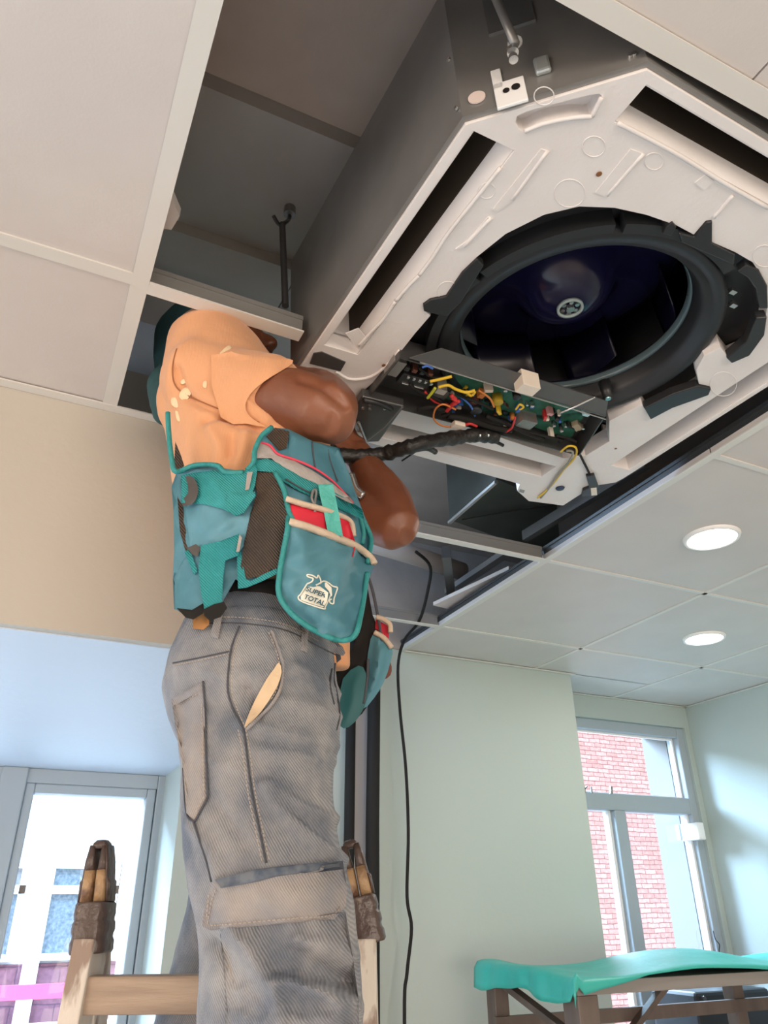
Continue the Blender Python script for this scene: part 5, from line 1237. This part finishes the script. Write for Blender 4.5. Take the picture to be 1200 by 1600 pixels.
# open left front of the vest hanging beyond the belly
LDp = 1.10
patch('left_lining', [(562,885),(572,905),(582,960),(592,985),(598,1030),(585,1080),(566,1115),(535,1136),(527,1110),(522,1070),(526,1035),(545,1020),(556,1000),(560,950)], M['black'], vest, None, 0, 0.006, D=1.085, rnd=2, wrinkle=0.004)
patch('left_panel', [(536,1060),(560,1040),(572,1052),(574,1090),(562,1118),(545,1136),(531,1134),(530,1100)], mat('deep_teal_cloth',(0.02,0.12,0.13),0.6), vest, None, 0, 0.006, D=1.075, rnd=2, bulge=0.01)
patch('left_pocket', [(586,985),(612,1008),(610,1035),(600,1065),(585,1090),(566,1108),(572,1060),(575,1020)], M['vblue'], vest, None, 0, 0.012, D=1.08, rnd=2, bulge=0.02, bw=15)
patch('left_pocket_red', [(587,968),(608,978),(607,1002),(586,990)], M['vred'], vest, None, 0, 0.008, D=1.085, rnd=0)
seam('left_pocket_rim', [[(585,988),(600,997),(612,1012)], [(588,964),(600,968),(609,976),(610,988)]], 0.0040, M['beige'], vest, None, 0.004, D=1.078)
seam('zip_teeth', [[(567,880),(580,915),(588,950),(594,985),(596,1010)], [(568,1100),(574,1060),(575,1030)]], 0.0024, M['seamdark'], vest, None, 0.004, D=1.08)
patch('left_tool_end', [(596,1060),(606,1030),(612,1042),(610,1055),(600,1062)], M['copper'], vest, None, 0, 0.01, D=1.10, rnd=2)
wr_ = at(553, 768, 1.13)
tag(obj('hand_tool', tb([at(548, 742, 1.13), at(556, 765, 1.13), at(568, 775, 1.13)], 0.008, 10, 4), M['bright'], None, True), 'shiny metal tool tucked at the chest of the vest', 'tool')

# ================================================================ BENCH WITH SHEET
ztop = 1.590; BX = on_y(900, 1535, 1.75).x; BYF = 1.75; BYB = on_x(752, 1512, BX).y
t = thing('trestle_bench', 'tall dark timber bench under a turquoise sheet by the window', 'bench', (1.9, 1.95, 0))
wobj('top_board', bx((BX, BYF, ztop-0.030), (2.78, BYB, ztop)), M['benchlight'], t, bevel=0.002)
zl = on_y(960, 1584, BYB-0.03).z
for x_, y_, w_ in ((BX+0.03, BYF+0.03, 0.062), (BX+0.03, BYB-0.03, 0.046), (2.30, BYB-0.03, 0.046), (2.72, BYF+0.03, 0.05)):
    wobj('leg', bx((x_-w_/2, y_-w_/2, 0), (x_+w_/2, y_+w_/2, ztop-0.030)), M['bench'], t, bevel=0.002)
wobj('rail', bar(bmesh.new(), (BX, BYB-0.055, zl), (2.75, BYB-0.055, zl), 0.02, 0.035), M['bench'], t)
wobj('rail', bar(bmesh.new(), (BX+0.05, BYF+0.03, zl-0.11), (2.75, BYF+0.03, zl-0.11), 0.02, 0.035), M['bench'], t)
ym = BYB-0.08
wobj('brace', bar(bmesh.new(), on_y(1040, 1540, ym), on_y(985, 1612, ym), 0.016, 0.026, Vector((0,1,0))), M['bench'], t)
wobj('brace', bar(bmesh.new(), on_x(785, 1535, BX+0.03), on_x(885, 1612, BX+0.03), 0.016, 0.026, Vector((1,0,0))), M['bench'], t)
# turquoise sheet draped over
bm = bmesh.new(); NX, NY = 100, 40
grid = []
for i in range(NX+1):
    row = []
    a_ = i/NX*1.50 - 0.062                      # distance along the bench from its left edge; below zero it hangs over the end
    for j in range(NY+1):
        b_ = j/NY*(BYB-BYF+0.06) - 0.042        # distance from the front edge; below zero it hangs in front
        x, y = BX + max(a_, -0.012), BYF + max(b_, -0.010); z = ztop + 0.003
        z += 0.030*max(0, 0.25+noise.noise(Vector((a_*2.3, b_*3, 1.7)))) * min(1, max(0, a_+0.05)*8)
        z += 0.020*math.exp(-((a_-0.02)/0.10)**2)*min(1, max(0, b_)*6) + 0.030*math.exp(-((a_-0.62)/0.16)**2 - ((b_-0.30)/0.25)**2)
        if a_ < 0:
            z += a_*(0.75 + 0.35*noise.noise(Vector((0.3, b_*9, 4)))); x -= 0.02*abs(noise.noise(Vector((0, b_*11, 9)))) + 0.01*(-a_/0.1)
        if b_ < 0:
            k_ = max(0, 1 - a_/0.22) if a_ > 0 else 1
            z += b_*(0.12 + 0.75*k_); y -= 0.006*noise.noise(Vector((a_*20, 0, 2)))*k_ + 0.003
            if a_ < 0: z += 0.02
        row.append(bm.verts.new((x, y, z)))
    grid.append(row)
for i in range(NX):
    for j in range(NY): bm.faces.new((grid[i][j], grid[i+1][j], grid[i+1][j+1], grid[i][j+1]))
sh = obj('plastic_sheet', bm, M['tarp'], None, True)
so = sh.modifiers.new('s', 'SOLIDIFY'); so.thickness = 0.002
tag(sh, 'turquoise plastic sheet spread over the tall bench', 'sheet')
# black case standing behind the bench
p = on_y(1140, 1575, 2.4)
t = thing('black_case', 'black box with shiny front standing behind the bench', 'case', (p.x+0.15, 2.42, 0))
cx0, cx1 = on_y(1088, 1560, 2.35).x, on_y(1205, 1560, 2.35).x; zt_ = on_y(1130, 1548, 2.35).z
wobj('body', bx((cx0, 2.35, 1.2), (cx1, 2.58, zt_)), M['blackgl'], t, bevel=0.012)
q = on_y(1098, 1560, 2.35)
wobj('knob', tube(bmesh.new(), [Vector((q.x, 2.35, q.z)), Vector((q.x, 2.34, q.z))], 0.008, 14), M['darksteel'], t)
wobj('stand', bx((cx0+0.02, 2.38, 0), (cx1-0.02, 2.55, 1.2)), M['black'], t)
